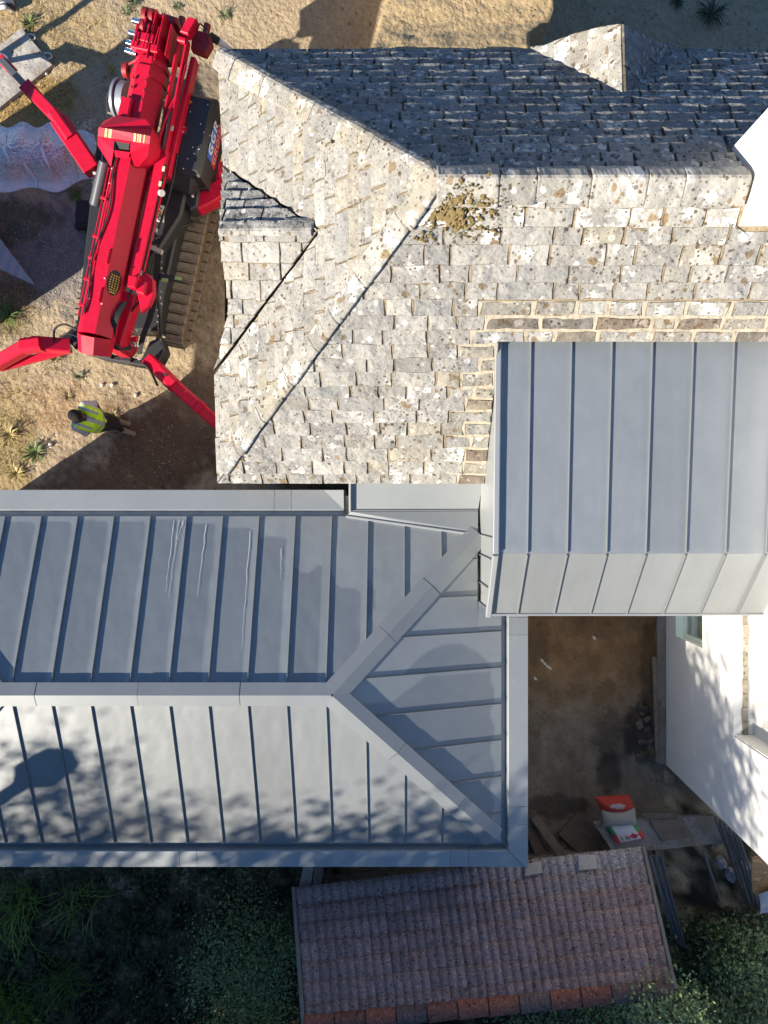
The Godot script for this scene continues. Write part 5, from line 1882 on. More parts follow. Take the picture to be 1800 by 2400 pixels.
func build_ground() -> void:
	for q in [[110, 50, 190, 150, Color(0.37, 0.285, 0.155), 0.65], [50, 255, 110, 70, Color(0.4, 0.27, 0.09), 0.8], [135, 225, 60, 50, Color(0.36, 0.25, 0.08), 0.8], 
		[120, 600, 170, 150, Color(0.25, 0.23, 0.215), 0.95], [30, 520, 110, 60, Color(0.12, 0.1, 0.05), 0.7], [460, 640, 70, 190, Color(0.3, 0.235, 0.165), 0.9], [420, 450, 120, 120, Color(0.25, 0.2, 0.15), 0.9],
		[390, 1040, 170, 120, Color(0.17, 0.105, 0.062), 0.95], [250, 1130, 170, 60, Color(0.19, 0.125, 0.075), 0.95], [470, 930, 70, 90, Color(0.22, 0.15, 0.1), 0.9], [25, 1030, 60, 150, Color(0.36, 0.26, 0.12), 0.7], [20, 720, 70, 60, Color(0.16, 0.13, 0.06), 0.8],
		[150, 960, 90, 60, Color(0.42, 0.28, 0.15), 0.6], [430, 200, 100, 90, Color(0.2, 0.17, 0.13), 0.8]]:
		var c := P(q[0], q[1], 0)
		blobs.append([c.x, c.z, q[2] * H / F, q[3] * H / F, q[4], q[5]])
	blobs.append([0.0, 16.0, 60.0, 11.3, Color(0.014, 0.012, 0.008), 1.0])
	var xs := steps([[-400, -60, 60], [-60, -14, 6], [-14, -7.6, 0.5], [-7.6, -2.2, 0.05], [-2.2, 7, 0.14], [7, 14, 0.6], [14, 60, 6], [60, 400, 60]])
	var zs := steps([[-400, -60, 60], [-60, -14, 6], [-14, -9.6, 0.4], [-9.6, 0.2, 0.05], [0.2, 9.6, 0.14], [9.6, 16, 0.6], [16, 60, 6], [60, 400, 60]])
	var st := SurfaceTool.new()
	st.begin(Mesh.PRIMITIVE_TRIANGLES)
	st.set_smooth_group(0)
	var w := xs.size()
	for z in zs:
		for x in xs:
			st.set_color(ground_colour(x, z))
			st.add_vertex(Vector3(x, ground_height(x, z), z))
	for j in zs.size() - 1:
		for i in w - 1:
			var k := j * w + i
			for t in [k, k + 1, k + w + 1, k, k + w + 1, k + w]: st.add_index(t)
	st.generate_normals()
	struct("ground", st.commit(), M.ground)
	# earth bank heaped against the back of the stone house
	var b := B.new()
	var out := [Vector3(-0.46, 0, -6.0), Vector3(-0.42, 0, -6.5), Vector3(-0.23, 0, -6.95), Vector3(-0.2, 0, -8.5), Vector3(-0.1, 0, -14), Vector3(2.2, 0, -14), Vector3(2.02, 0, -9.0), Vector3(1.99, 0, -7.4), Vector3(1.97, 0, -6.62), Vector3(1.66, 0, -6.35), Vector3(1.6, 0, -6.0)]
	var sg := SurfaceTool.new()
	sg.begin(Mesh.PRIMITIVE_TRIANGLES)
	sg.set_smooth_group(0)
	var rows := 90
	var cols := 36
	for j in rows + 1:
		var z := lerpf(-5.92, -11.0, float(j) / rows)
		var xl := lerpf(-0.46, -0.23, clampf((-6.0 - z) / 0.95, 0, 1)) + nz.get_noise_1d(z * 80.0) * 0.02
		var xr := (lerpf(1.62, 1.97, clampf((-6.3 - z) / 0.32, 0, 1))) + nz.get_noise_1d(z * 80.0 + 300.0) * 0.02
		for i in range(-3, cols + 4):
			var t := clampf(float(i) / cols, 0, 1)
			var x := lerpf(xl, xr, t)
			var y := 3.06 + 0.15 * smoothstep(-6.5, -6.0, z) + nz.get_noise_2d(x * 40.0, z * 40.0) * 0.03 + nz.get_noise_2d(x * 160.0, z * 160.0) * 0.014 + 0.01 * sin(z * 30.0 + nz.get_noise_2d(x * 20.0, z * 20.0) * 6.0)
			if i < 0:
				y = lerpf(3.04, 0.0, -i / 3.0); x += 0.03 * i * -1.0
			elif i > cols:
				y = lerpf(3.04, 0.0, (i - cols) / 3.0); x -= 0.03 * (i - cols)
			var n1 := nz.get_noise_2d(x * 50.0, z * 120.0)
			sg.set_color(Color(0.47, 0.36, 0.21) * (1.0 + 0.2 * n1))
			sg.add_vertex(Vector3(x, y, z))
	var cw := cols + 7
	for j in rows:
		for i in cw - 1:
			var k := j * cw + i
			for t in [k, k + cw + 1, k + 1, k, k + cw, k + cw + 1]: sg.add_index(t)
	sg.generate_normals()
	struct("earth_bank", sg.commit(), M.ground)
	# concrete yard between the buildings
	b = B.new()
	b.col = Color(0.21, 0.165, 0.12)
	var nx := 64
	var nzz := 150
	# damp and dirt: the dug out corner by the wall, a patch below it, the gutter line along the slab's edge
	var spots := [[1497.0, 1712.0, 36.0, 76.0, 0.3], [1425.0, 1808.0, 34.0, 46.0, 0.35], [1440.0, 1730.0, 60.0, 60.0, 0.55], [1300.0, 1890.0, 80.0, 30.0, 0.45], [1520.0, 1550.0, 22.0, 130.0, 0.5], [1260.0, 1480.0, 30.0, 90.0, 0.7], [1420.0, 1460.0, 100.0, 40.0, 0.75]]
	var ydark := func(x: float, z: float) -> float:
		var f := 1.0
		for q in spots:
			var c := P(q[0], q[1], 0)
			var d := Vector2((x - c.x) / (q[2] * H / F), (z - c.z) / (q[3] * H / F)).length()
			f *= lerpf(1.0, q[4], smoothstep(1.15, 0.75, d + nz.get_noise_2d(x * 60.0, z * 60.0) * 0.45))
		return f
	var ys := SurfaceTool.new()
	ys.begin(Mesh.PRIMITIVE_TRIANGLES)
	ys.set_smooth_group(0)
	for j in nzz + 1:
		for i in nx + 1:
			var x0 := lerpf(1.4, 4.56, float(i) / nx)
			var za := lerpf(-1.7, 6.4, float(j) / nzz)
			ys.set_color(Color(0.235, 0.15, 0.075).lerp(Color(0.22, 0.185, 0.145), smoothstep(2.6, 4.0, za)) * ydark.call(x0, za) * (1.0 + 0.3 * nz.get_noise_2d(x0 * 26.0, za * 26.0) + 0.2 * nz.get_noise_2d(x0 * 110.0, za * 40.0)))
			ys.add_vertex(Vector3(x0, 0.006, za))
	for j in nzz:
		for i in nx:
			var k := j * (nx + 1) + i
			for t in [k, k + 1, k + nx + 2, k, k + nx + 2, k + nx + 1]: ys.add_index(t)
	ys.generate_normals()
	struct("concrete_yard", ys.commit(), M.concrete)
	b = B.new()
	b.col = Color(0.26, 0.25, 0.24)
	b.prism([Vector3(4.42, 0.07, 0.6), Vector3(4.568, 0.07, 0.6), Vector3(4.568, 0.07, 4.46), Vector3(4.4, 0.07, 4.46)], 0.07, 0.01)
	struct("kerb", b, M.concrete)

func scatter(called: String, mesh: Mesh, m: Material, xf: Array, cols: Array, parent: Node = self, at := Vector3.ZERO) -> MultiMeshInstance3D:
	var mm := MultiMesh.new()
	mm.transform_format = MultiMesh.TRANSFORM_3D
	mm.use_colors = true
	mm.mesh = mesh
	mm.instance_count = xf.size()
	for i in xf.size():
		mm.set_instance_transform(i, xf[i])
		mm.set_instance_color(i, cols[i])
	var o := MultiMeshInstance3D.new()
	o.multimesh = mm
	o.material_override = m
	o.name = called if parent != self else numbered(called)
	o.position = at
	parent.add_child(o, true)
	o.set_meta("kind", "stuff")
	return o

func blade_mesh(l: float, w: float, bend: float, seg := 3) -> ArrayMesh:
	var b := B.new()
	b.smooth(true)
	for i in seg:
		var t0 := float(i) / seg
		var t1 := float(i + 1) / seg
		var f := func(t: float, s: float) -> Vector3: return Vector3(s * w * (1.0 - t * 0.92), l * t * (1.0 - bend * 0.4 * t), l * bend * t * t)
		b.quad(f.call(t0, -0.5), f.call(t0, 0.5), f.call(t1, 0.5), f.call(t1, -0.5), Vector3(0, 0.3, -1))
	return b.done()

func leaf_mesh(l: float, w: float) -> ArrayMesh:
	var b := B.new()
	var t := Vector3(0, 0, l)
	for s in [-1.0, 1.0]:
		b.tri(Vector3.ZERO, Vector3(s * w * 0.5, w * 0.12, l * 0.35), Vector3(s * w * 0.42, w * 0.1, l * 0.65), Vector3.UP)
		b.tri(Vector3.ZERO, Vector3(s * w * 0.42, w * 0.1, l * 0.65), t, Vector3.UP)
	return b.done()

func build_ground_cover() -> void:
	var xf := []
	var cs := []
	var bl := blade_mesh(0.11, 0.011, 0.8)
	for q in [[80, 70, 70, 55, 1100], [50, 255, 50, 28, 800], [140, 225, 28, 28, 900], [25, 1040, 32, 70, 1700], [220, 90, 50, 40, 300], [30, 720, 30, 50, 900], [120, 1010 - 20, 16, 30, 60], [100, 870, 50, 40, 260]]:
		for i in q[4]:
			var px := rng.randfn(q[0], q[2])
			var py := rng.randfn(q[1], q[3])
			if nz.get_noise_2d(px * 3.0, py * 3.0) < -0.12: continue
			var p := P(px, py, 0)
			if p.x > -2.7 or p.z > -0.5 or p.z < -9.6: continue
			p.y = ground_height(p.x, p.z) - 0.005
			var bs := Basis(Vector3.UP, rng.randf() * TAU) * Basis(Vector3.RIGHT, rng.randf_range(0.0, 1.0))
			xf.append(Transform3D(bs * rng.randf_range(0.5, 1.25), p))
			var c := Color(0.5, 0.36, 0.13).lerp(Color(0.34, 0.22, 0.08), rng.randf())
			if q[1] > 600: c = c.lerp(Color(0.14, 0.17, 0.04), rng.randf() * 0.6)
			cs.append(c)
	var g := scatter("dry_grass", bl, M.leaf, xf, cs)
	tag(g, "dry straw coloured grass on the open ground left of the crane", "grass")
	# pebbles and clods
	xf = []; cs = []
	var b := B.new()
	b.cbox(Transform3D(Basis.from_euler(Vector3(0.3, 0.2, 0.5)), Vector3.ZERO), Vector3(1, 0.7, 0.85), 0.28)
	var pm := b.done()
	for q in [[120, 600, 70, 80, 1100, 0.020], [210, 295, 14, 7, 60, 0.06], [440, 700, 30, 110, 500, 0.018], [300, 880, 130, 60, 500, 0.016], [340, 60, 190, 70, 800, 0.016], [390, 1050, 70, 60, 420, 0.02], [1000, 60, 1, 1, 0, 0.01]]:
		for i in q[4]:
			var p := P(rng.randfn(q[0], q[2]), rng.randfn(q[1], q[3]), 0)
			if p.x > -2.5 or p.z > -0.4: continue
			p.y = ground_height(p.x, p.z)
			xf.append(Transform3D(Basis.from_euler(Vector3(rng.randf() * 6, rng.randf() * 6, rng.randf() * 6)) * (q[5] * rng.randf_range(0.4, 1.6)), p))
			var grey := rng.randf()
			cs.append(ground_colour(p.x, p.z).lerp(Color(0.5, 0.46, 0.4), grey * 0.5) * rng.randf_range(0.8, 1.2))
	for i in 500:
		var p := Vector3(rng.randf_range(-0.2, 1.85), 3.07, rng.randf_range(-6.2, -9.2))
		xf.append(Transform3D(Basis.from_euler(Vector3(rng.randf() * 6, rng.randf() * 6, 0)) * rng.randf_range(0.006, 0.022), p))
		cs.append(Color(0.4, 0.3, 0.18) * rng.randf_range(0.6, 1.2))
	tag(scatter("gravel", pm, M.plain, xf, cs), "loose pebbles and earth clods round the crane", "gravel")
	# loose stones big enough to pick up
	for q in [[240, 903, 0.05, "pale stone with its shadow, left of the two near the crane's lower leg"], [264, 903, 0.05, "pale stone, right of the two near the crane's lower leg"], [319, 927, 0.05, "pale stone lying where the worker's shadow falls"], [120, 1043, 0.06, "pale stone beside the green tuft near the left edge"], [108, 172, 0.06, "white stone at the corner of the dry grass below the ground mat"], [178, 770, 0.06, "stone by the lower left outrigger hinge"]]:
		var c := B.new()
		c.col = Color(0.62, 0.56, 0.47)
		c.cbox(Transform3D(Basis.from_euler(Vector3(0.2, rng.randf() * 3, 0.2)), Vector3(0, q[2] * 0.4, 0)), Vector3(q[2] * 1.5, q[2], q[2] * 1.1), q[2] * 0.3)
		tag(obj("loose_stone", c, M.plain, self, P(q[0], q[1], 0)), q[3], "stone", "loose pale stones on the ground")
	# weeds and tufts
	var weed := func(px: float, py: float, size: float, col: Color, y: float, label: String) -> void:
		var c := B.new()
		var n := int(26 + size * 120)
		for i in n:
			c.smooth(true)
			c.col = col * rng.randf_range(0.6, 1.4)
			var a := rng.randf() * TAU
			var d := Vector3(cos(a), 0, sin(a))
			var s := d.cross(Vector3.UP) * (0.006 + size * 0.014)
			var l := size * rng.randf_range(0.5, 1.15)
			var p0 := d * size * 0.12 * rng.randf()
			var lift := rng.randf_range(0.25, 0.9)
			var p1 := p0 + d * l * 0.5 + Vector3(0, l * lift * 0.7, 0)
			var p2 := p0 + d * l + Vector3(0, l * lift * 0.7 - l * 0.1, 0)
			c.quad(p0 - s * 0.5, p0 + s * 0.5, p1 + s, p1 - s, Vector3.UP)
			c.tri(p1 - s, p1 + s, p2, Vector3.UP)
		tag(obj("weed", c, M.leaf, self, P(px, py, y)), label, "weed", "weeds on the bare earth")
	var green := Color(0.10, 0.15, 0.035)
	var grey := Color(0.13, 0.15, 0.075)
	var straw := Color(0.36, 0.27, 0.1)
	for q in [[86, 1062, 0.26, green, 0, "biggest green tuft, lying just above the zinc capping at the left edge"], [40, 1110, 0.22, straw, 0, "straw tuft just above the zinc capping at the left edge"], [24, 1020, 0.26, straw, 0, "pale straw tuft at the left edge below the red leg"], [20, 740, 0.3, green, 0, "dark green tuft in the shade at the left edge above the red leg"],
		[296, 28, 0.13, grey, 0, "grey green weed left of the crane's boom tip"], [525, 36, 0.15, grey, 0, "spiky weed up right of the crane's jib tip"], [415, 16, 0.1, grey, 0, "small weed above the jib tip"], [312, 4, 0.14, grey, 0, "weed cut by the top edge left of the boom"], [188, 882, 0.12, grey, 0, "small weed between the worker and the lower left leg"], [268, 972, 0.12, Color(0.2, 0.16, 0.06), 0, "small brown weed right of the worker's waist"], [160, 930, 0.12, Color(0.22, 0.17, 0.07), 0, "small dry weed just above the worker"], [132, 838, 0.13, Color(0.25, 0.2, 0.08), 0, "small dry weed below the lower left leg"],
		[70, 55, 0.2, green, 0, "green tuft at the top corner of the ground mat"], [180, 458, 0.18, green, 0, "dark weed above the black pad"], [206, 538, 0.12, green, 0, "low weed below the black pad"], [262, 165, 0.12, straw, 0, "dry weed left of the boom's cable wheel"], [1665, 35, 0.32, Color(0.03, 0.05, 0.02), 0, "dark bush in the shade above the stone roof at the right"], [1585, 8, 0.16, Color(0.03, 0.05, 0.02), 0, "small dark weed in the shade at the top edge"]]:
		weed.call(q[0], q[1], q[2], q[3], q[4], q[5])

# ---------- things on the ground ----------
func build_yard_things() -> void:
	# ground mat for the outrigger
	var b := B.new(P(20, 170, 0))
	b.col = Color(0.46, 0.46, 0.45)
	b.prism([P(50, 64, 0.09), P(122.5, 151, 0.09), P(-6, 256, 0.09), P(-78, 168, 0.09)], 0.08, 0.008)
	var root := thing("ground_mat", "pale grey square ground mat under the crane's upper left leg", "ground mat", P(20, 170, 0))
	obj("mat_sheet", b, M.concrete, root)
	for q in [[73, 86], [112, 130]]:
		b = B.new(root.position)
		b.col = Color(0.7, 0.68, 0.62)
		b.pipe(curve([P(q[0] - 8, q[1] - 6, 0.06), P(q[0] + 6, q[1] - 4, 0.07), P(q[0] + 9, q[1] + 5, 0.05), P(q[0] + 1, q[1] + 8, 0.06)], 5), 0.012, 6)
		obj("rope_handle", b, M.cloth, root)
	for q in [[30, 123], [60, 80], [92, 122], [98, 129], [72, 95]]:
		b = B.new(root.position)
		b.rod(P(q[0], q[1], 0.088), P(q[0], q[1], 0.093), 0.012, 8)
		obj("bolt_hole", b, M.rubber, root)
	# goods wrapped in plastic sheet
	root = thing("wrapped_bundle", "long bundle of goods wrapped in translucent white plastic sheet", "bundle", P(70, 375, 0))
	var st := SurfaceTool.new()
	st.begin(Mesh.PRIMITIVE_TRIANGLES)
	st.set_smooth_group(0)
	var n := 120
	var hgt := func(px: float, py: float) -> float:
		var c := 352.0 + (px - 70.0) * 0.03
		var up := clampf((py - (298.0 + 5.0 * sin(px * 0.11))) / 50.0, 0, 1)
		var dn := clampf(((434.0 + 6.0 * sin(px * 0.07)) - py) / 70.0, 0, 1)
		var e := clampf((196.0 - px) / 45.0, 0, 1)
		var f := minf(up, dn)
		f = f * f * (3 - 2 * f) * e
		return 0.03 + f * 0.42 + nz.get_noise_2d(px * 3.0, py * 3.0) * 0.05 * (0.3 + f) + absf(nz.get_noise_2d(px * 7.0, py * 2.0)) * 0.04 - absf(nz.get_noise_2d(px * 3.2 + py * 2.0, py * 6.0 + 90.0)) * 0.09 * (0.25 + f) - absf(nz.get_noise_2d(px * 15.0, py * 11.0)) * 0.03
	for j in n + 1:
		for i in n + 1:
			var px := lerpf(-60, 220 + 7.0 * sin(j * 0.055), float(i) / n)
			var top := 292.0 + 7.0 * sin(px * 0.09) + (18.0 if px > 110 else 0.0) * smoothstep(110, 190, px)
			var bot := 446.0 + 6.0 * sin(px * 0.05 + 1.0) - 22.0 * smoothstep(120, 222, px)
			var py := lerpf(top, bot, float(j) / n)
			var y: float = hgt.call(px, py)
			if i == n or j == 0 or j == n: y = 0.006
			var red := smoothstep(60, 0, Vector2((px - 90) * 0.8, (py - 318) * 1.6).length())
			var c := Color(1, 1, 1).lerp(Color(0.9, 0.36, 0.36), red * 0.32)
			var brown := smoothstep(365, 395, py) * smoothstep(436, 420, py) * smoothstep(-10, 20, px) * smoothstep(165, 120, px)
			c = c.lerp(Color(0.72, 0.66, 0.62), brown * 0.5)
			st.set_color(c)
			st.add_vertex(P(px, py, y) - root.position)
	for j in n:
		for i in n:
			var k := j * (n + 1) + i
			for t in [k, k + 1, k + n + 2, k, k + n + 2, k + n + 1]: st.add_index(t)
	st.generate_normals()
	obj("plastic_sheet", st.commit(), M.plastic, root)
	for s in [[[12, 312], [10, 350], [20, 372], [30, 400]], [[54, 308], [46, 345], [58, 385], [82, 420], [84, 440]], [[104, 316], [98, 345], [110, 380], [130, 410]], [[152, 330], [166, 370], [176, 410], [180, 425]]]:
		b = B.new(root.position)
		b.col = Color(0.95, 0.97, 1.0)
		var pts := []
		for q in s: pts.append(P(q[0], q[1], hgt.call(float(q[0]), float(q[1])) + 0.02))
		var pc := curve(pts, 8)
		for i in pc.size() - 1:
			var d: Vector3 = (pc[i + 1] - pc[i]).normalized().cross(Vector3.UP).normalized() * 0.028
			b.quad(pc[i] - d, pc[i] + d, pc[i + 1] + d, pc[i + 1] - d, Vector3.UP)
		obj("strap", b, M.white, root)
	# rubber pad, corrugated sheet, striped sack
	b = B.new(P(204, 500, 0))
	b.prism([P(176, 466, 0.2), P(231, 468, 0.2), P(232, 530, 0.2), P(172, 531, 0.2)], 0.2, 0.05)
	var pad := thing("rubber_pad", "square black rubber outrigger pad left of the boom", "outrigger pad", P(204, 500, 0))
	obj("pad_body", b, M.rubber, pad)
	b = B.new(P(204, 500, 0))
	b.col = Color(1.5, 1.5, 1.6)
	b.prism([P(182, 474, 0.215), P(225, 475, 0.215), P(226, 521, 0.215), P(180, 522, 0.215)], 0.012, 0.006)
	obj("pad_top", b, M.rubber, pad)
	b = B.new(P(0, 610, 0))
	var cc := []
	for i in 17:
		var t := i / 16.0
		cc.append(t)
	b.col = Color(0.33, 0.33, 0.34)
	for i in 40:
		var t0 := i / 40.0
		var t1 := (i + 1) / 40.0
		var f := func(t: float, far: bool) -> Vector3:
			var p := P(83, 669, 0.34).lerp(P(-90, 440, 0.5), t) if not far else P(83, 669, 0.34).lerp(P(-130, 572, 0.42), t)
			return p + Vector3(0, 0.012 * cos(t * 40.0 * PI / 2.0), 0)
		b.quad(f.call(t0, false), f.call(t1, false), f.call(t1, true), f.call(t0, true), Vector3.UP)
	b.col = Color(0.36, 0.36, 0.38)
	tag(obj("corrugated_sheet", b, M.plain, self, P(0, 610, 0)), "corner of a grey corrugated metal sheet at the left edge", "metal sheet")
	b = B.new(P(8, 12, 0))
	for i in 7:
		b.col = [Color(0.5, 0.5, 0.5), Color(0.05, 0.05, 0.06)][i % 2]
		b.pipe(curve([P(-12, i * 4 - 4, 0.08), P(4 + i, i * 3.6 - 6, 0.2), P(20 + (i % 3) * 3, i * 3.2 - 2, 0.12), P(28, 6 + i * 3, 0.03)], 4), 0.04, 7)
	tag(obj("striped_sack", b, M.cloth, self, P(8, 12, 0)), "crumpled black and grey striped sack in the top left corner", "sack")

func build_courtyard_things() -> void:
	# platform of boards and slabs by the shed
	var root := thing("slab_bench", "thick grey slab bench with worn boards on it behind the tiled shed", "bench", P(1600, 1960, 0))
	var og := root.position
	var b := B.new(og)
	b.col = Color(0.3, 0.28, 0.26)
	b.prism([P(1486, 1921, 0.6), P(1674, 1912, 0.6), P(1716, 1974, 0.6), P(1512, 1996, 0.6), P(1440, 2004, 0.6), P(1392, 1930, 0.6)], 0.09, 0.01)
	obj("slab", b, M.concrete, root)
	b = B.new(og)
	b.col = Color(0.24, 0.22, 0.2)
	for q in [[1660, 1965], [1530, 1985], [1420, 1960]]:
		b.cbox(Transform3D(Basis(), P(q[0], q[1], 0.255)), Vector3(0.1, 0.51, 0.1), 0.006)
	obj("leg", b, M.wood, root)
	for q in [[[1505, 1908], [1582, 1905], [1590, 1916], [1512, 1920]], [[1522, 1924], [1600, 1918], [1626, 1962], [1552, 1972]]]:
		b = B.new(og)
		b.col = Color(0.21, 0.165, 0.13) * rng.randf_range(0.85, 1.15)
		var p := []
		for w in q: p.append(P(w[0], w[1], 0.635))
		b.prism(p, 0.03, 0.006)
		obj("board", b, M.wood, root)
	# dark planks at the left
	for q in [[1252, 1914, 1316, 2004, 20, 0.16, "worn grey plank leaning over the dark panel beside the zinc corner"], [1235, 1925, 1270, 2010, 26, 0.05, "dark plank lowest beside the zinc capping corner"], [1330, 1930, 1400, 1992, 70, 0.08, "wide dark wet panel between the plank and the slab bench"]]:
		b = B.new(P(q[0], q[1], 0))
		b.col = Color(0.17, 0.135, 0.11) if q[5] < 0.1 else Color(0.26, 0.22, 0.19)
		b.beam(P(q[0], q[1], q[5]), P(q[2], q[3], q[5] + 0.05), q[4] * 0.0072, 0.035, 0.006)
		tag(obj("plank", b, M.wood, self, P(q[0], q[1], 0)), q[6], "plank", "planks behind the shed")
	# half empty sack: red end, beige fold, printed face
	root = thing("product_sack", "red and white printed sack with a beige fold lying on the slab bench", "sack", P(1450, 1925, 0.6))
	og = root.position
	var pillow := func(q: Array, y: float, bulge: float, paint: Callable) -> ArrayMesh:
		var c := B.new(og)
		c.smooth(true)
		var n := 14
		var f := func(s: float, t: float) -> Vector3:
			var p := P(q[0][0], q[0][1], y).lerp(P(q[1][0], q[1][1], y), s).lerp(P(q[3][0], q[3][1], y).lerp(P(q[2][0], q[2][1], y), s), t)
			var e := pow(sin(PI * clampf(s, 0, 1)), 0.5) * pow(sin(PI * clampf(t, 0, 1)), 0.5)
			return p + Vector3(0, bulge * e + nz.get_noise_2d(s * 90 + y * 100, t * 90) * 0.012, 0)
		for j in n:
			for i in n:
				c.col = paint.call((i + 0.5) / n, (j + 0.5) / n)
				var s0 := float(i) / n
				var s1 := float(i + 1) / n
				var t0 := float(j) / n
				var t1 := float(j + 1) / n
				c.quad(f.call(s0, t0), f.call(s1, t0), f.call(s1, t1), f.call(s0, t1), Vector3.UP)
				c.quad(P(0, 0, 0) * 0 + f.call(s0, t0) * Vector3(1, 0, 1) + Vector3(0, y - 0.02, 0), f.call(s1, t0) * Vector3(1, 0, 1) + Vector3(0, y - 0.02, 0), f.call(s1, t1) * Vector3(1, 0, 1) + Vector3(0, y - 0.02, 0), f.call(s0, t1) * Vector3(1, 0, 1) + Vector3(0, y - 0.02, 0), Vector3.DOWN)
		return c.done()
	obj("red_end", pillow.call([[1393, 1868], [1476, 1863], [1489, 1900], [1412, 1907]], 0.66, 0.16, func(s: float, t: float) -> Color: return Color(0.3, 0.26, 0.25) if Vector2((s - 0.52) * 1.4, (t - 0.42) * 2.2).length() < 0.3 else Color(0.36, 0.035, 0.018)), M.plain, root)
	obj("fold", pillow.call([[1411, 1899], [1488, 1894], [1492, 1933], [1416, 1938]], 0.72, 0.1, func(_s: float, _t: float) -> Color: return Color(0.3, 0.27, 0.24)), M.plain, root)
	obj("printed_face", pillow.call([[1422, 1934], [1486, 1926], [1514, 1964], [1446, 1978]], 0.7, 0.07, func(s: float, t: float) -> Color:
		if s < 0.13 or s > 0.87: return Color(0.04, 0.28, 0.08) if t < 0.5 else Color(0.55, 0.04, 0.03)
		if t > 0.93: return Color(0.55, 0.04, 0.03)
		if t < 0.42: return Color(0.5, 0.5, 0.53)
		if Vector2((s - 0.68) * 1.6, (t - 0.68) * 1.6).length() < 0.24: return Color(0.4, 0.02, 0.03)
		if s > 0.2 and s < 0.5 and t > 0.55 and t < 0.85 and int(s * 30.0) % 3 != 0: return [Color(0.6, 0.08, 0.05), Color(0.08, 0.3, 0.1), Color(0.35, 0.35, 0.35)][int(t * 14.0) % 3]
		return Color(0.5, 0.49, 0.49)), M.plain, root)
	# rubble in the broken corner, and the timber along the wall
	for i in 14:
		var c := B.new()
		c.col = Color(0.13, 0.115, 0.1) * rng.randf_range(0.6, 1.4)
		var s := rng.randf_range(0.05, 0.14)
		c.cbox(Transform3D(Basis.from_euler(Vector3(rng.randf() * 0.4, rng.randf() * 3, rng.randf() * 0.4)), Vector3(0, s * 0.2, 0)), Vector3(s * 1.4, s * 0.6, s), s * 0.2)
		tag(obj("rubble_stone", c, M.concrete, self, P(rng.randf_range(1496, 1527), rng.randf_range(1648, 1780), 0.012)), "dark rubble stone in the dug out patch by the white wall", "stone", "rubble in the dug out patch")
	b = B.new(P(1537, 1700, 0))
	b.col = Color(0.24, 0.2, 0.16)
	b.beam(P(1533, 1540, 0.09), P(1541, 1786, 0.09), 0.075, 0.06, 0.012)
	tag(obj("timber", b, M.wood, self, P(1537, 1700, 0)), "long weathered timber lying along the foot of the white wall", "timber")
	for q in [[1272, 1550], [1266, 1543], [1278, 1556], [1388, 1490], [1250, 1585], [1284, 1560]]:
		b = B.new()
		b.col = Color(0.5, 0.48, 0.44)
		b.tri(Vector3(0, 0.012, 0), Vector3(0.05, 0.02, 0.02), Vector3(0.02, 0.012, 0.06), Vector3.UP)
		b.tri(Vector3(0.05, 0.02, 0.02), Vector3(0.02, 0.012, 0.06), Vector3(0.07, 0.012, 0.07), Vector3.UP)
		tag(obj("litter", b, M.plain, self, P(q[0], q[1], 0)), "scrap of pale litter on the dark concrete of the yard", "litter", "pale litter scraps on the yard")
	# scaffold tubes
	var tube := func(a: Vector3, z: Vector3, label: String, group: String) -> void:
		var c := B.new(a)
		c.col = Color(0.11, 0.112, 0.115) * rng.randf_range(0.6, 1.3)
		c.rod(a, z, 0.024, 10)
		tag(obj("scaffold_tube", c, M.plain, self, a), label, "tube", group)
	var order := ["leftmost", "second", "third", "fourth", "fifth", "rightmost"]
	for i in 6:
		tube.call(P(1514 + i * 5.5 + (i * 53 % 7), 2008 - i, 0.7 + 0.05 * (i % 2)), P(1560 + i * 9 + (i * 31 % 11), 2192 + (i * 37 % 31), 0.04 + 0.05 * (i % 3)), "grey scaffold tube beside the shed roof edge, %s of its six" % order[i], "scaffold tubes by the shed")
	for i in 6:
		tube.call(P(1676 + i * 10 + (i * 43 % 7), 1915 + i * 9, 0.95 + 0.06 * (i % 2)), P(1738 + i * 8.5 + (i * 37 % 9), 2080 + i * 6 + (i * 29 % 33), 0.05 + 0.05 * (i % 3)), "grey scaffold tube along the white house corner, %s of its six" % order[i], "scaffold tubes by the white house")
	tube.call(P(1648, 1992, 0.6), P(1686, 2108, 0.03), "single thin tube lying between the two bundles of tubes", "")
	# crumpled white sack
	b = B.new(P(1698, 2030, 0))
	b.col = Color(0.3, 0.3, 0.31)
	for q in [[1690, 2022, 0.085], [1712, 2050, 0.1]]:
		for i in 10:
			for j in 6:
				var f := func(a: float, h: float) -> Vector3:
					var k: float = q[2] * (1.0 + 0.75 * nz.get_noise_2d(cos(a) * 60 + q[0], sin(a) * 60 + h * 40))
					return P(q[0], q[1], 0.12) + Vector3(cos(a) * k * cos(h), sin(h) * k * 0.8, sin(a) * k * cos(h) * 1.2)
				b.quad(f.call(TAU * i / 10, -1.4 + 2.9 * j / 6.0), f.call(TAU * (i + 1) / 10, -1.4 + 2.9 * j / 6.0), f.call(TAU * (i + 1) / 10, -1.4 + 2.9 * (j + 1) / 6.0), f.call(TAU * i / 10, -1.4 + 2.9 * (j + 1) / 6.0), f.call(TAU * (i + 0.5) / 10, -1.4 + 2.9 * (j + 0.5) / 6.0) - P(q[0], q[1], 0.12))
	b.col = Color(0.5, 0.5, 0.52)
	tag(obj("white_sack", b, M.cloth, self, P(1698, 2030, 0)), "crumpled white sack left of the tubes by the white house", "sack")
	# plywood and the white sheet in front of the house
	b = B.new(P(1790, 2050, 0))
	b.col = Color(0.6, 0.36, 0.17)
	b.prism([P(1762, 2010, 1.9), P(1840, 1994, 2.1), P(1850, 2150, 1.7), P(1764, 2092, 1.6)], 0.02, 0.003)
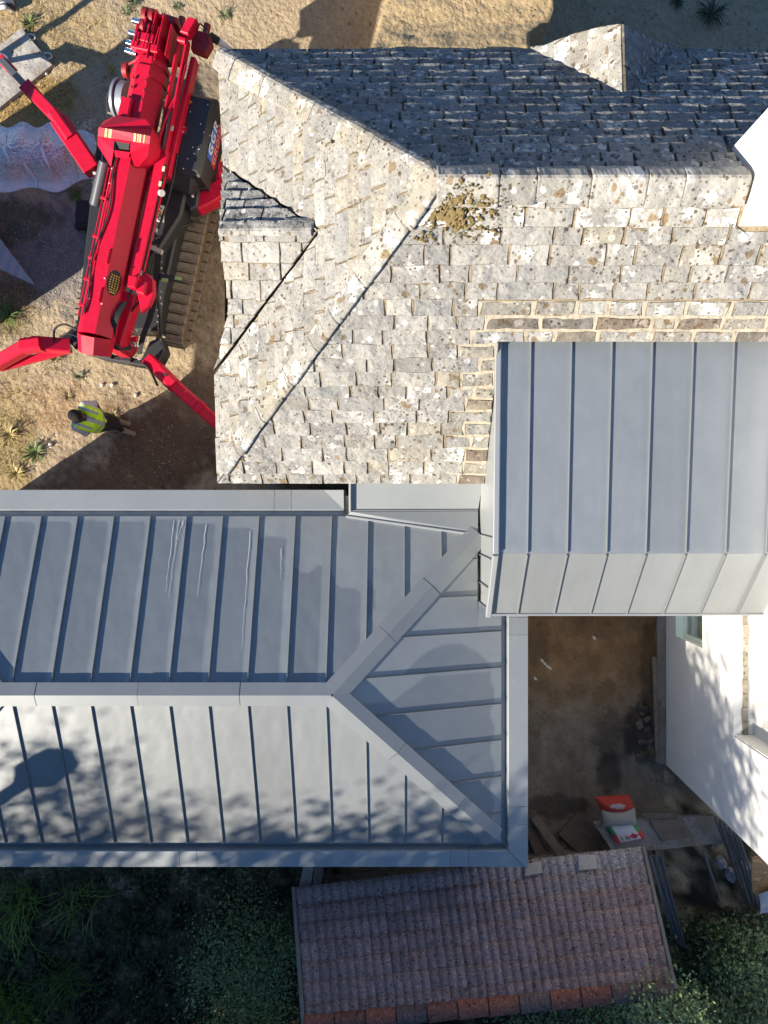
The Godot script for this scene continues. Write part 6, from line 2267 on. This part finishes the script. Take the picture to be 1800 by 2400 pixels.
	root = thing("plywood_board", "orange brown plywood board at the right edge below the white house", "board", P(1790, 2050, 0))
	obj("board", b, M.wood, root)
	b = B.new(P(1790, 2050, 0))
	b.col = Color(0.2, 0.17, 0.14)
	for q in [[1836, 2012], [1842, 2060], [1845, 2136]]:
		var lp := P(q[0], q[1], 1.55)
		b = B.new(P(1790, 2050, 0))
		b.cbox(Transform3D(Basis(), Vector3(lp.x, 0.8, lp.z)), Vector3(0.05, 1.6, 0.05), 0.004)
		obj("leg", b, M.wood, root)
	b = B.new()
	b = B.new(P(1800, 2110, 0))
	b.col = Color(0.36, 0.37, 0.39)
	b.smooth(true)
	for i in 8:
		for j in 8:
			var f := func(s: float, t: float) -> Vector3: return P(1774, 2092, 1.72).lerp(P(1850, 2040, 1.9), s).lerp(P(1776, 2138, 1.5).lerp(P(1850, 2140, 1.6), s), t) + Vector3(0, 0.05 + 0.05 * sin(s * 5 + t * 3), 0)
			b.quad(f.call(i / 8.0, j / 8.0), f.call((i + 1) / 8.0, j / 8.0), f.call((i + 1) / 8.0, (j + 1) / 8.0), f.call(i / 8.0, (j + 1) / 8.0), Vector3.UP)
	tag(obj("white_sheet", b, M.cloth, self, P(1800, 2110, 0)), "white plastic sheet hanging over the plywood board", "sheet")

func build_shed() -> void:
	var root := thing("tiled_shed", "old shed with a lichened dark clay tiled roof below the zinc roof", "shed", P(1120, 2200, 0))
	var og := root.position
	var E0 := P(692, 2080, 1.9)
	var E1 := P(1503, 1984, 1.9)
	var R0 := P(716, 2404, 2.9)
	var R1 := P(1578, 2318, 2.9)
	var at := func(s: float, t: float) -> Vector3: return E0.lerp(E1, s).lerp(R0.lerp(R1, s), t)
	var n := (E1 - E0).cross(R0 - E0).normalized()
	if n.y < 0: n = -n
	var b := B.new(og)
	b.col = Color(0.3, 0.28, 0.26)
	var dn := Vector3(0, -0.14, 0)
	b.prism([at.call(0.02, 0.6) + dn, at.call(0.985, 0.6) + dn, at.call(0.985, 1.0) + dn, at.call(0.02, 1.0) + dn], 0, 0, 0.0)
	obj("wall", b, M.mortar, root)
	b = B.new(og)
	b.col = Color(0.1, 0.09, 0.085)
	b.quad(at.call(0, 0.0) - n * 0.05, at.call(1, 0.0) - n * 0.05, at.call(1, 1.0) - n * 0.05, at.call(0, 1.0) - n * 0.05, n)
	b.quad(at.call(0, 0.0) - n * 0.09, at.call(1, 0.0) - n * 0.09, at.call(1, 1.0) - n * 0.09, at.call(0, 1.0) - n * 0.09, -n)
	var deck := obj("roof", b, M.wood, root)
	# far slope behind the ridge
	b = B.new(og)
	b.col = Color(0.2, 0.15, 0.14)
	b.quad(R0, R1, R1 + Vector3(0.06, -1.7, 0.55), R0 + Vector3(0.06, -1.7, 0.55), Vector3(0, 1, 1))
	obj("rear_slope", b, M.tile, root)
	var cols := 20
	var rows := 7
	for j in rows:
		for i in cols:
			var c := B.new(og)
			var st := SurfaceTool.new()
			st.begin(Mesh.PRIMITIVE_TRIANGLES)
			st.set_smooth_group(0)
			var grey := clampf((float(i) / cols - 0.35) * 2.2, 0, 1) * clampf(1.6 - j, 0, 1)
			var col := Color(0.36, 0.265, 0.235).lerp(Color(0.42, 0.4, 0.37), grey) * rng.randf_range(0.8, 1.12)
			if j == 0: col = col.lerp(Color(0.42, 0.4, 0.37), 0.4)
			if rng.randf() < 0.05: col = col.lerp(Color(0.4, 0.25, 0.19), 0.3)
			col.a = 1
			var off := Vector2(rng.randf(), rng.randf()) * 3.0
			var tilt := rng.randf_range(-0.006, 0.008)
			var W := 12
			var slip := rng.randf_range(-0.012, 0.012)
			for r in 4:
				var t: float = [0.0, 0.03, 0.5, 1.06][r]
				for k in W + 1:
					var s := float(k) / W
					var roll := pow(absf(sin(s * TAU)), 0.9) * 0.03
					var lift := lerpf(0.035, 0.004, t) + tilt * s + (-0.04 if r == 0 else 0.0)
					var q: Vector3 = at.call((i + s * 1.0) / cols, clampf((j + t + slip) / rows, -0.01, 1.0)) + n * (roll + lift)
					st.set_color(col)
					st.set_uv(Vector2(s * 0.25, t * 0.35) / 1.1 + off)
					st.add_vertex(q - og)
			for r in 3:
				for k in W:
					var a := r * (W + 1) + k
					for x in [a, a + W + 2, a + 1, a, a + W + 1, a + W + 2]: st.add_index(x)
			st.generate_normals()
			obj("roof_tile", st.commit(), M.tile, deck)
	# verge strip and ridge tiles
	b = B.new(og)
	b.col = Color(0.24, 0.22, 0.2)
	b.beam(at.call(1.0, 0.0) + Vector3(0.02, 0, 0), at.call(1.0, 1.0) + Vector3(0.02, 0, 0), 0.05, 0.12, 0.006)
	obj("verge_board", b, M.wood, root)
	b = B.new(og)
	b.col = Color(0.24, 0.22, 0.2)
	b.beam(at.call(0.0, 0.0) - Vector3(0.02, 0, 0), at.call(0.0, 1.0) - Vector3(0.02, 0, 0), 0.05, 0.12, 0.006)
	obj("verge_board", b, M.wood, root)
	for s in [0.03, 0.5, 0.97]:
		b = B.new(og)
		b.col = Color(0.2, 0.17, 0.14)
		var pp: Vector3 = at.call(s, 0.55)
		b.cbox(Transform3D(Basis(), Vector3(pp.x, 0.85, pp.z)), Vector3(0.1, 1.7, 0.1), 0.006)
		obj("post", b, M.wood, root)
	for i in 12:
		var st := B.new(og)
		st.smooth(true)
		st.col = [Color(0.36, 0.14, 0.085), Color(0.28, 0.12, 0.08), Color(0.2, 0.14, 0.115)][[0, 1, 0, 2, 1, 0, 0, 2, 0, 1, 2, 2][i]] * rng.randf_range(0.9, 1.1)
		var a: Vector3 = R0.lerp(R1, i / 12.0)
		var z: Vector3 = R0.lerp(R1, (i + 1) / 12.0 - 0.003)
		var d := (z - a).normalized()
		var side := d.cross(Vector3.UP).normalized()
		for k in 8:
			var f := func(p: Vector3, an: float, rr: float) -> Vector3: return p + side * cos(an) * rr + Vector3(0, sin(an) * rr * 0.85 - 0.02, 0)
			var a0 := lerpf(-0.25, PI + 0.25, k / 8.0)
			var a1 := lerpf(-0.25, PI + 0.25, (k + 1) / 8.0)
			st.quad(f.call(a, a0, 0.13), f.call(a, a1, 0.13), f.call(z, a1, 0.115), f.call(z, a0, 0.115), f.call(Vector3.ZERO, (a0 + a1) / 2, 1.0))
		obj("ridge_tile", st, M.tile, root)
	# two flat grey patches on the eaves, and a board at the corner
	for q in [[[1232, 2026], [1268, 2018], [1272, 2046], [1230, 2054]], [[1355, 2005], [1397, 2004], [1399, 2036], [1357, 2040]]]:
		b = B.new(og)
		b.col = Color(0.5, 0.47, 0.44)
		var p := []
		for w in q: p.append(sight(w[0], w[1], plane(E0 + n * 0.085, (E1 - E0).normalized(), (R0 - E0).normalized())))
		b.prism(p, 0.012, 0.003)
		obj("patch_plate", b, M.concrete, root)
	b = B.new(P(715, 2050, 0))
	b.col = Color(0.34, 0.31, 0.28)
	b.prism([P(712, 2028, 1.75), P(735, 2030, 1.75), P(728, 2076, 1.8), P(700, 2080, 1.8)], 0.04, 0.006)
	b.prism([P(738, 2026, 1.2), P(760, 2026, 1.2), P(752, 2080, 1.2), P(732, 2080, 1.2)], 0.05, 0.006)
	b.cbox(Transform3D(Basis(), P(724, 2050, 0.86)), Vector3(0.09, 1.72, 0.09), 0.006)
	tag(obj("timber_board", b, M.wood, self, P(715, 2050, 0)), "pale timber board propped at the upper left corner of the tiled shed", "board")

# ---------- plants ----------
func clump(called: String, label: String, category: String, px: float, py: float, count: int, l: float, w: float, col: Color, lean: float, group: String) -> void:
	var root := thing(called, label, category, P(px, py, 0), group)
	var b := B.new()
	for i in count:
		b.smooth(true)
		b.col = col * rng.randf_range(0.5, 1.5)
		var a := rng.randf() * TAU
		var d := Vector3(cos(a), 0, sin(a))
		var s := d.cross(Vector3.UP) * w
		var len := l * rng.randf_range(0.55, 1.1)
		var up := rng.randf_range(0.35, 1.0) * lean
		var pa := rng.randf() * TAU
		var pr := Vector3(cos(pa), 0, sin(pa)) * l * 0.42 * sqrt(rng.randf())
		var seg := 5
		var last := pr
		for k in seg:
			var t := (k + 1.0) / seg
			var p := pr + d * len * t * (0.75) + Vector3(0, len * up * (t * 1.7 - t * t * 1.1), 0)
			var w0 := 1.0 - float(k) / seg * 0.9
			var w1 := 1.0 - t * 0.95
			b.quad(last - s * w0, last + s * w0, p + s * w1, p - s * w1, Vector3.UP)
			last = p
	obj("fronds", b, M.leaf, root)

func bush(called: String, label: String, category: String, px: float, py: float, r: Vector3, hgt: float, count: int, leaf: float, cols: Array, group := "", dens := 0.17) -> Node3D:
	var at := P(px, py, hgt * 0.95)
	at.y = 0.0
	var root := thing(called, label, category, at, group)
	return leafy(root, r, hgt, count, leaf, cols, dens)

func leafy(root: Node3D, r: Vector3, hgt: float, count: int, leaf: float, cols: Array, dens := 0.17) -> Node3D:
	var b := B.new()
	b.col = Color(0.1, 0.075, 0.05)
	var tips := []
	var trunk := hgt - r.y * 0.7
	b.rod(Vector3.ZERO, Vector3(0, trunk, 0), 0.035 * maxf(1.0, hgt * 0.9), 9, 0.6)
	for i in 14:
		var a := TAU * i / 14 + rng.randf()
		var e := Vector3(cos(a) * r.x, rng.randf_range(-0.5, 0.9) * r.y, sin(a) * r.z) * rng.randf_range(0.55, 0.95) + Vector3(0, hgt, 0)
		b.pipe(curve([Vector3(0, trunk * rng.randf_range(0.5, 1.0), 0), Vector3(0, hgt - r.y * 0.4, 0).lerp(e, 0.5) + Vector3(0, 0.1, 0), e], 4), 0.012 * maxf(1.0, hgt * 0.5), 5)
		tips.append(e)
	for i in int(10 + r.length() * (6 if dens > 0.1 else 26)):
		tips.append(Vector3(rng.randfn(0, 0.42) * r.x, rng.randfn(0, 0.42) * r.y + hgt, rng.randfn(0, 0.42) * r.z))
	obj("trunk" if hgt > 3 else "stem", b, M.wood, root)
	var xf := []
	var cs := []
	for i in count:
		var t: Vector3 = tips[rng.randi() % tips.size()]
		var g := r.length() * dens
		var p := t + Vector3(rng.randfn(0, g), rng.randfn(0, g * 0.8), rng.randfn(0, g))
		if p.y < 0.05 or (hgt > 3.0 and p.y > hgt + r.y * 0.92): continue
		var s := leaf * rng.randf_range(0.6, 1.3)
		xf.append(Transform3D(Basis.from_euler(Vector3(rng.randf_range(-0.9, 0.9), rng.randf() * TAU, rng.randf_range(-0.6, 0.6))) * s, p))
		cs.append((cols[0] as Color).lerp(cols[1], rng.randf()) * rng.randf_range(0.7, 1.3))
	var o := scatter("crown" if hgt > 3 else "foliage", leaf_mesh(1.0, 0.62), M.leaf, xf, cs, root)
	return root

func build_plants() -> void:
	var xf := []
	var cs := []
	for i in 26000:
		var px := rng.randf_range(-60, 760) if i % 3 else rng.randf_range(1540, 1860)
		var py := rng.randf_range(1990, 2470) if i % 3 else rng.randf_range(2130, 2470)
		var dens := nz.get_noise_2d(px * 1.1, py * 1.1) + 0.35
		if rng.randf() > dens * 1.5: continue
		var p := P(px, py, 0)
		p.y = rng.randf() * rng.randf() * 0.55 * (0.4 + dens)
		xf.append(Transform3D(Basis.from_euler(Vector3(rng.randf_range(-0.8, 0.8), rng.randf() * TAU, rng.randf_range(-0.6, 0.6))) * rng.randf_range(0.04, 0.1), p))
		cs.append(Color(0.03, 0.055, 0.016).lerp(Color(0.07, 0.085, 0.022), pow(rng.randf(), 2.0)) * rng.randf_range(0.6, 1.3))
	tag(scatter("ground_cover", leaf_mesh(1.0, 0.6), M.leaf, xf, cs), "dense dark leafy ground cover in the shaded garden", "ground cover")
	var dk := Color(0.03, 0.055, 0.012)
	clump("fern", "dark fern with arching fronds below the zinc gutter at the left edge", "fern", 40, 2110, 90, 1.0, 0.012, Color(0.15, 0.24, 0.03), 1.3, "ferns in the garden")
	clump("fern", "fern with bright tips right of the left edge fern", "fern", 190, 2110, 60, 0.8, 0.011, Color(0.2, 0.26, 0.05), 1.0, "ferns in the garden")
	clump("fern", "dark fern in the middle of the shaded garden", "fern", 300, 2170, 70, 0.75, 0.011, dk, 0.9, "ferns in the garden")
	clump("fern", "bright green feathery fern in the bottom left corner", "fern", 30, 2350, 130, 0.9, 0.009, Color(0.14, 0.24, 0.02), 0.9, "ferns in the garden")
	clump("fern", "feathery fern above the bottom edge left of centre of the garden", "fern", 150, 2290, 110, 0.85, 0.009, Color(0.09, 0.15, 0.02), 0.9, "ferns in the garden")
	clump("fern", "dim fern at the bottom edge beside the leafy shrub", "fern", 330, 2340, 80, 0.7, 0.01, dk, 0.8, "ferns in the garden")
	var g2 := [Color(0.08, 0.13, 0.05), Color(0.26, 0.32, 0.11)]
	bush("shrub", "leafy green shrub against the left side of the tiled shed", "shrub", 585, 2230, Vector3(0.75, 0.8, 0.85), 0.95, 5600, 0.045, g2, "shrubs round the shed")
	bush("shrub", "yellow green shrub at the bottom edge left of the shed", "shrub", 580, 2380, Vector3(0.7, 0.5, 0.4), 0.7, 2600, 0.045, [Color(0.14, 0.19, 0.04), Color(0.32, 0.33, 0.1)], "shrubs round the shed")
	bush("shrub", "dark low shrub left of the leafy shrub", "shrub", 440, 2300, Vector3(0.5, 0.35, 0.5), 0.4, 1500, 0.045, [Color(0.04, 0.06, 0.03), Color(0.07, 0.09, 0.04)], "shrubs round the shed")
	bush("shrub", "green shrub hanging over the lower right corner of the tiled shed", "shrub", 1530, 2330, Vector3(0.45, 0.5, 0.45), 2.75, 2200, 0.05, g2, "shrubs round the shed")
	bush("shrub", "green shrub in the middle right below the scaffold tubes", "shrub", 1705, 2230, Vector3(0.36, 0.45, 0.4), 0.7, 1700, 0.055, [Color(0.04, 0.085, 0.03), Color(0.13, 0.18, 0.06)], "shrubs round the shed")
	bush("shrub", "shrub cut by the right edge near the bottom", "shrub", 1780, 2260, Vector3(0.45, 0.5, 0.6), 1.0, 2400, 0.055, g2, "shrubs round the shed")
	bush("shrub", "broad green shrub in the bottom right corner", "shrub", 1720, 2360, Vector3(0.7, 0.5, 0.35), 0.9, 2400, 0.06, [Color(0.045, 0.085, 0.025), Color(0.2, 0.23, 0.07)], "shrubs round the shed")
	bush("shrub", "low grassy shrub along the bottom edge behind the shed ridge", "shrub", 1400, 2400, Vector3(1.3, 0.45, 0.35), 1.9, 3600, 0.05, g2, "shrubs round the shed")
	# trees beyond the garden; they shade it
	for q in [[-13.5, 10.2, 9.3, "tall tree beyond the lower left corner, westernmost of the row"], [-11.2, 10.4, 6.2, "lower tree beyond the lower left corner, second from the west"], [-9.4, 10.3, 8.1, "tree beyond the bottom edge, third from the west"], [-7.9, 10.2, 8.3, "tree beyond the bottom edge, fourth from the west"], [-6.5, 10.3, 9.5, "tallest tree beyond the bottom edge, fifth from the west"], [-4.7, 10.3, 9.2, "tall tree beyond the bottom edge, fourth from the east"], [-2.8, 10.4, 7.2, "tree beyond the bottom edge, third from the east"], [-0.8, 10.5, 6.0, "lower tree beyond the bottom edge, second from the east"], [1.4, 10.6, 5.6, "lower tree beyond the bottom edge, easternmost of the row"]]:
		var root := thing("tree", q[3], "tree", Vector3(q[0], 0, q[1]), "trees beyond the garden")
		leafy(root, Vector3(1.5, q[2] * 0.5, 1.1), q[2] * 0.52, 24000, 0.14, [Color(0.05, 0.085, 0.02), Color(0.08, 0.12, 0.03)], 0.075)

func build_beyond() -> void:
	# what stands just outside the frame and throws shade into it
	var b := B.new()
	var root: Node3D
	var hp := thing("added_shade_panel", "added plain grey panel beyond the left edge, set there to shade the yard", "shade_blocker", Vector3(-7.8, 0, -4.6))
	for i in 3:  # unseen panels, added only for the shade they throw on the yard
		b = B.new(hp.position)
		b.col = Color(0.4, 0.41, 0.42)
		b.cbox(Transform3D(Basis(), Vector3(-7.8, 1.0, -6.35 + 0.585 + i * 1.173)), Vector3(0.06, 2.0, 1.165), 0.01)
		obj("panel", b, M.plain, hp)
	root = thing("lamp_post", "street lamp with a rounded head beyond the corner of the zinc roof", "lamp post", Vector3(-8.0, 0, 5.6))
	b = B.new()
	b.rod(Vector3.ZERO, Vector3(0, 5.05, 0), 0.09, 12)
	obj("post", b, M.steel_grey, root)
	b = B.new()
	b.smooth(true)
	b.rod(Vector3(0, 4.85, 0), Vector3(0, 5.0, 0), 0.12, 14, 2.2)
	b.rod(Vector3(0, 5.0, 0), Vector3(0, 5.32, 0), 0.265, 16, 0.85)
	b.rod(Vector3(0, 5.32, 0), Vector3(0, 5.42, 0), 0.22, 16, 0.4)
	obj("lantern", b, M.steel_grey, root)
	b = B.new()
	b.col = Color(0.3, 0.22, 0.15)
	b.rod(Vector3.ZERO, Vector3(0, 2.4, 0), 0.06, 8)
	tag(obj("timber_post", b, M.wood, self, Vector3(-8.2, 0, -7.2)), "bare timber post beyond the upper left corner", "post")

func _ready() -> void:
	var cam := Camera3D.new()
	cam.name = "camera"
	cam.projection = Camera3D.PROJECTION_FRUSTUM
	cam.keep_aspect = Camera3D.KEEP_HEIGHT
	cam.near = 0.1
	cam.far = 1500.0
	cam.size = 0.1 * 2400.0 / F
	cam.frustum_offset = Vector2((900.0 - NX) / F, (NY - 1200.0) / F) * 0.1
	cam.position = CAM
	cam.rotation_degrees = Vector3(-90, 0, 0)
	add_child(cam)
	cam.current = true
	var sky := ProceduralSkyMaterial.new()
	sky.sky_top_color = Color(0.312, 0.468, 0.67)
	sky.sky_horizon_color = Color(0.66, 0.76, 0.88)
	sky.sky_curve = 0.12
	sky.ground_bottom_color = Color(0.3, 0.26, 0.2)
	sky.ground_horizon_color = Color(0.55, 0.56, 0.56)
	sky.energy_multiplier = 0.55
	var env := Environment.new()
	env.background_mode = Environment.BG_SKY
	env.sky = Sky.new()
	env.sky.sky_material = sky
	env.tonemap_mode = Environment.TONE_MAPPER_LINEAR
	env.tonemap_exposure = 2.25
	env.sdfgi_enabled = true
	env.ssao_enabled = true
	env.ssil_enabled = true
	var we := WorldEnvironment.new()
	we.name = "environment"
	we.environment = env
	add_child(we)
	var sun := DirectionalLight3D.new()
	sun.name = "sun"
	sun.light_energy = 1.6
	sun.light_color = Color(1.0, 0.957, 0.89)
	sun.light_angular_distance = 0.65
	sun.shadow_enabled = true
	var el := deg_to_rad(27.4)
	var dir := Vector3(0.83 * cos(el), -sin(el), -0.557 * cos(el))
	sun.look_at_from_position(Vector3.ZERO, dir, Vector3.UP)
	add_child(sun)
	rng.seed = 20240611
	nz.seed = 7
	nz.frequency = 0.05
	nz.noise_type = FastNoiseLite.TYPE_SIMPLEX_SMOOTH
	var t0 := Time.get_ticks_msec()
	make_materials()
	print("materials ", Time.get_ticks_msec() - t0)
	build_ground()
	build_stone_house()
	build_zinc_extension()
	build_zinc_wing()
	build_white_house()
	print("buildings ", Time.get_ticks_msec() - t0)
	build_shed()
	build_crane()
	build_person()
	print("crane, person ", Time.get_ticks_msec() - t0)
	build_yard_things()
	build_courtyard_things()
	build_ground_cover()
	build_plants()
	build_beyond()
	print("all ", Time.get_ticks_msec() - t0)
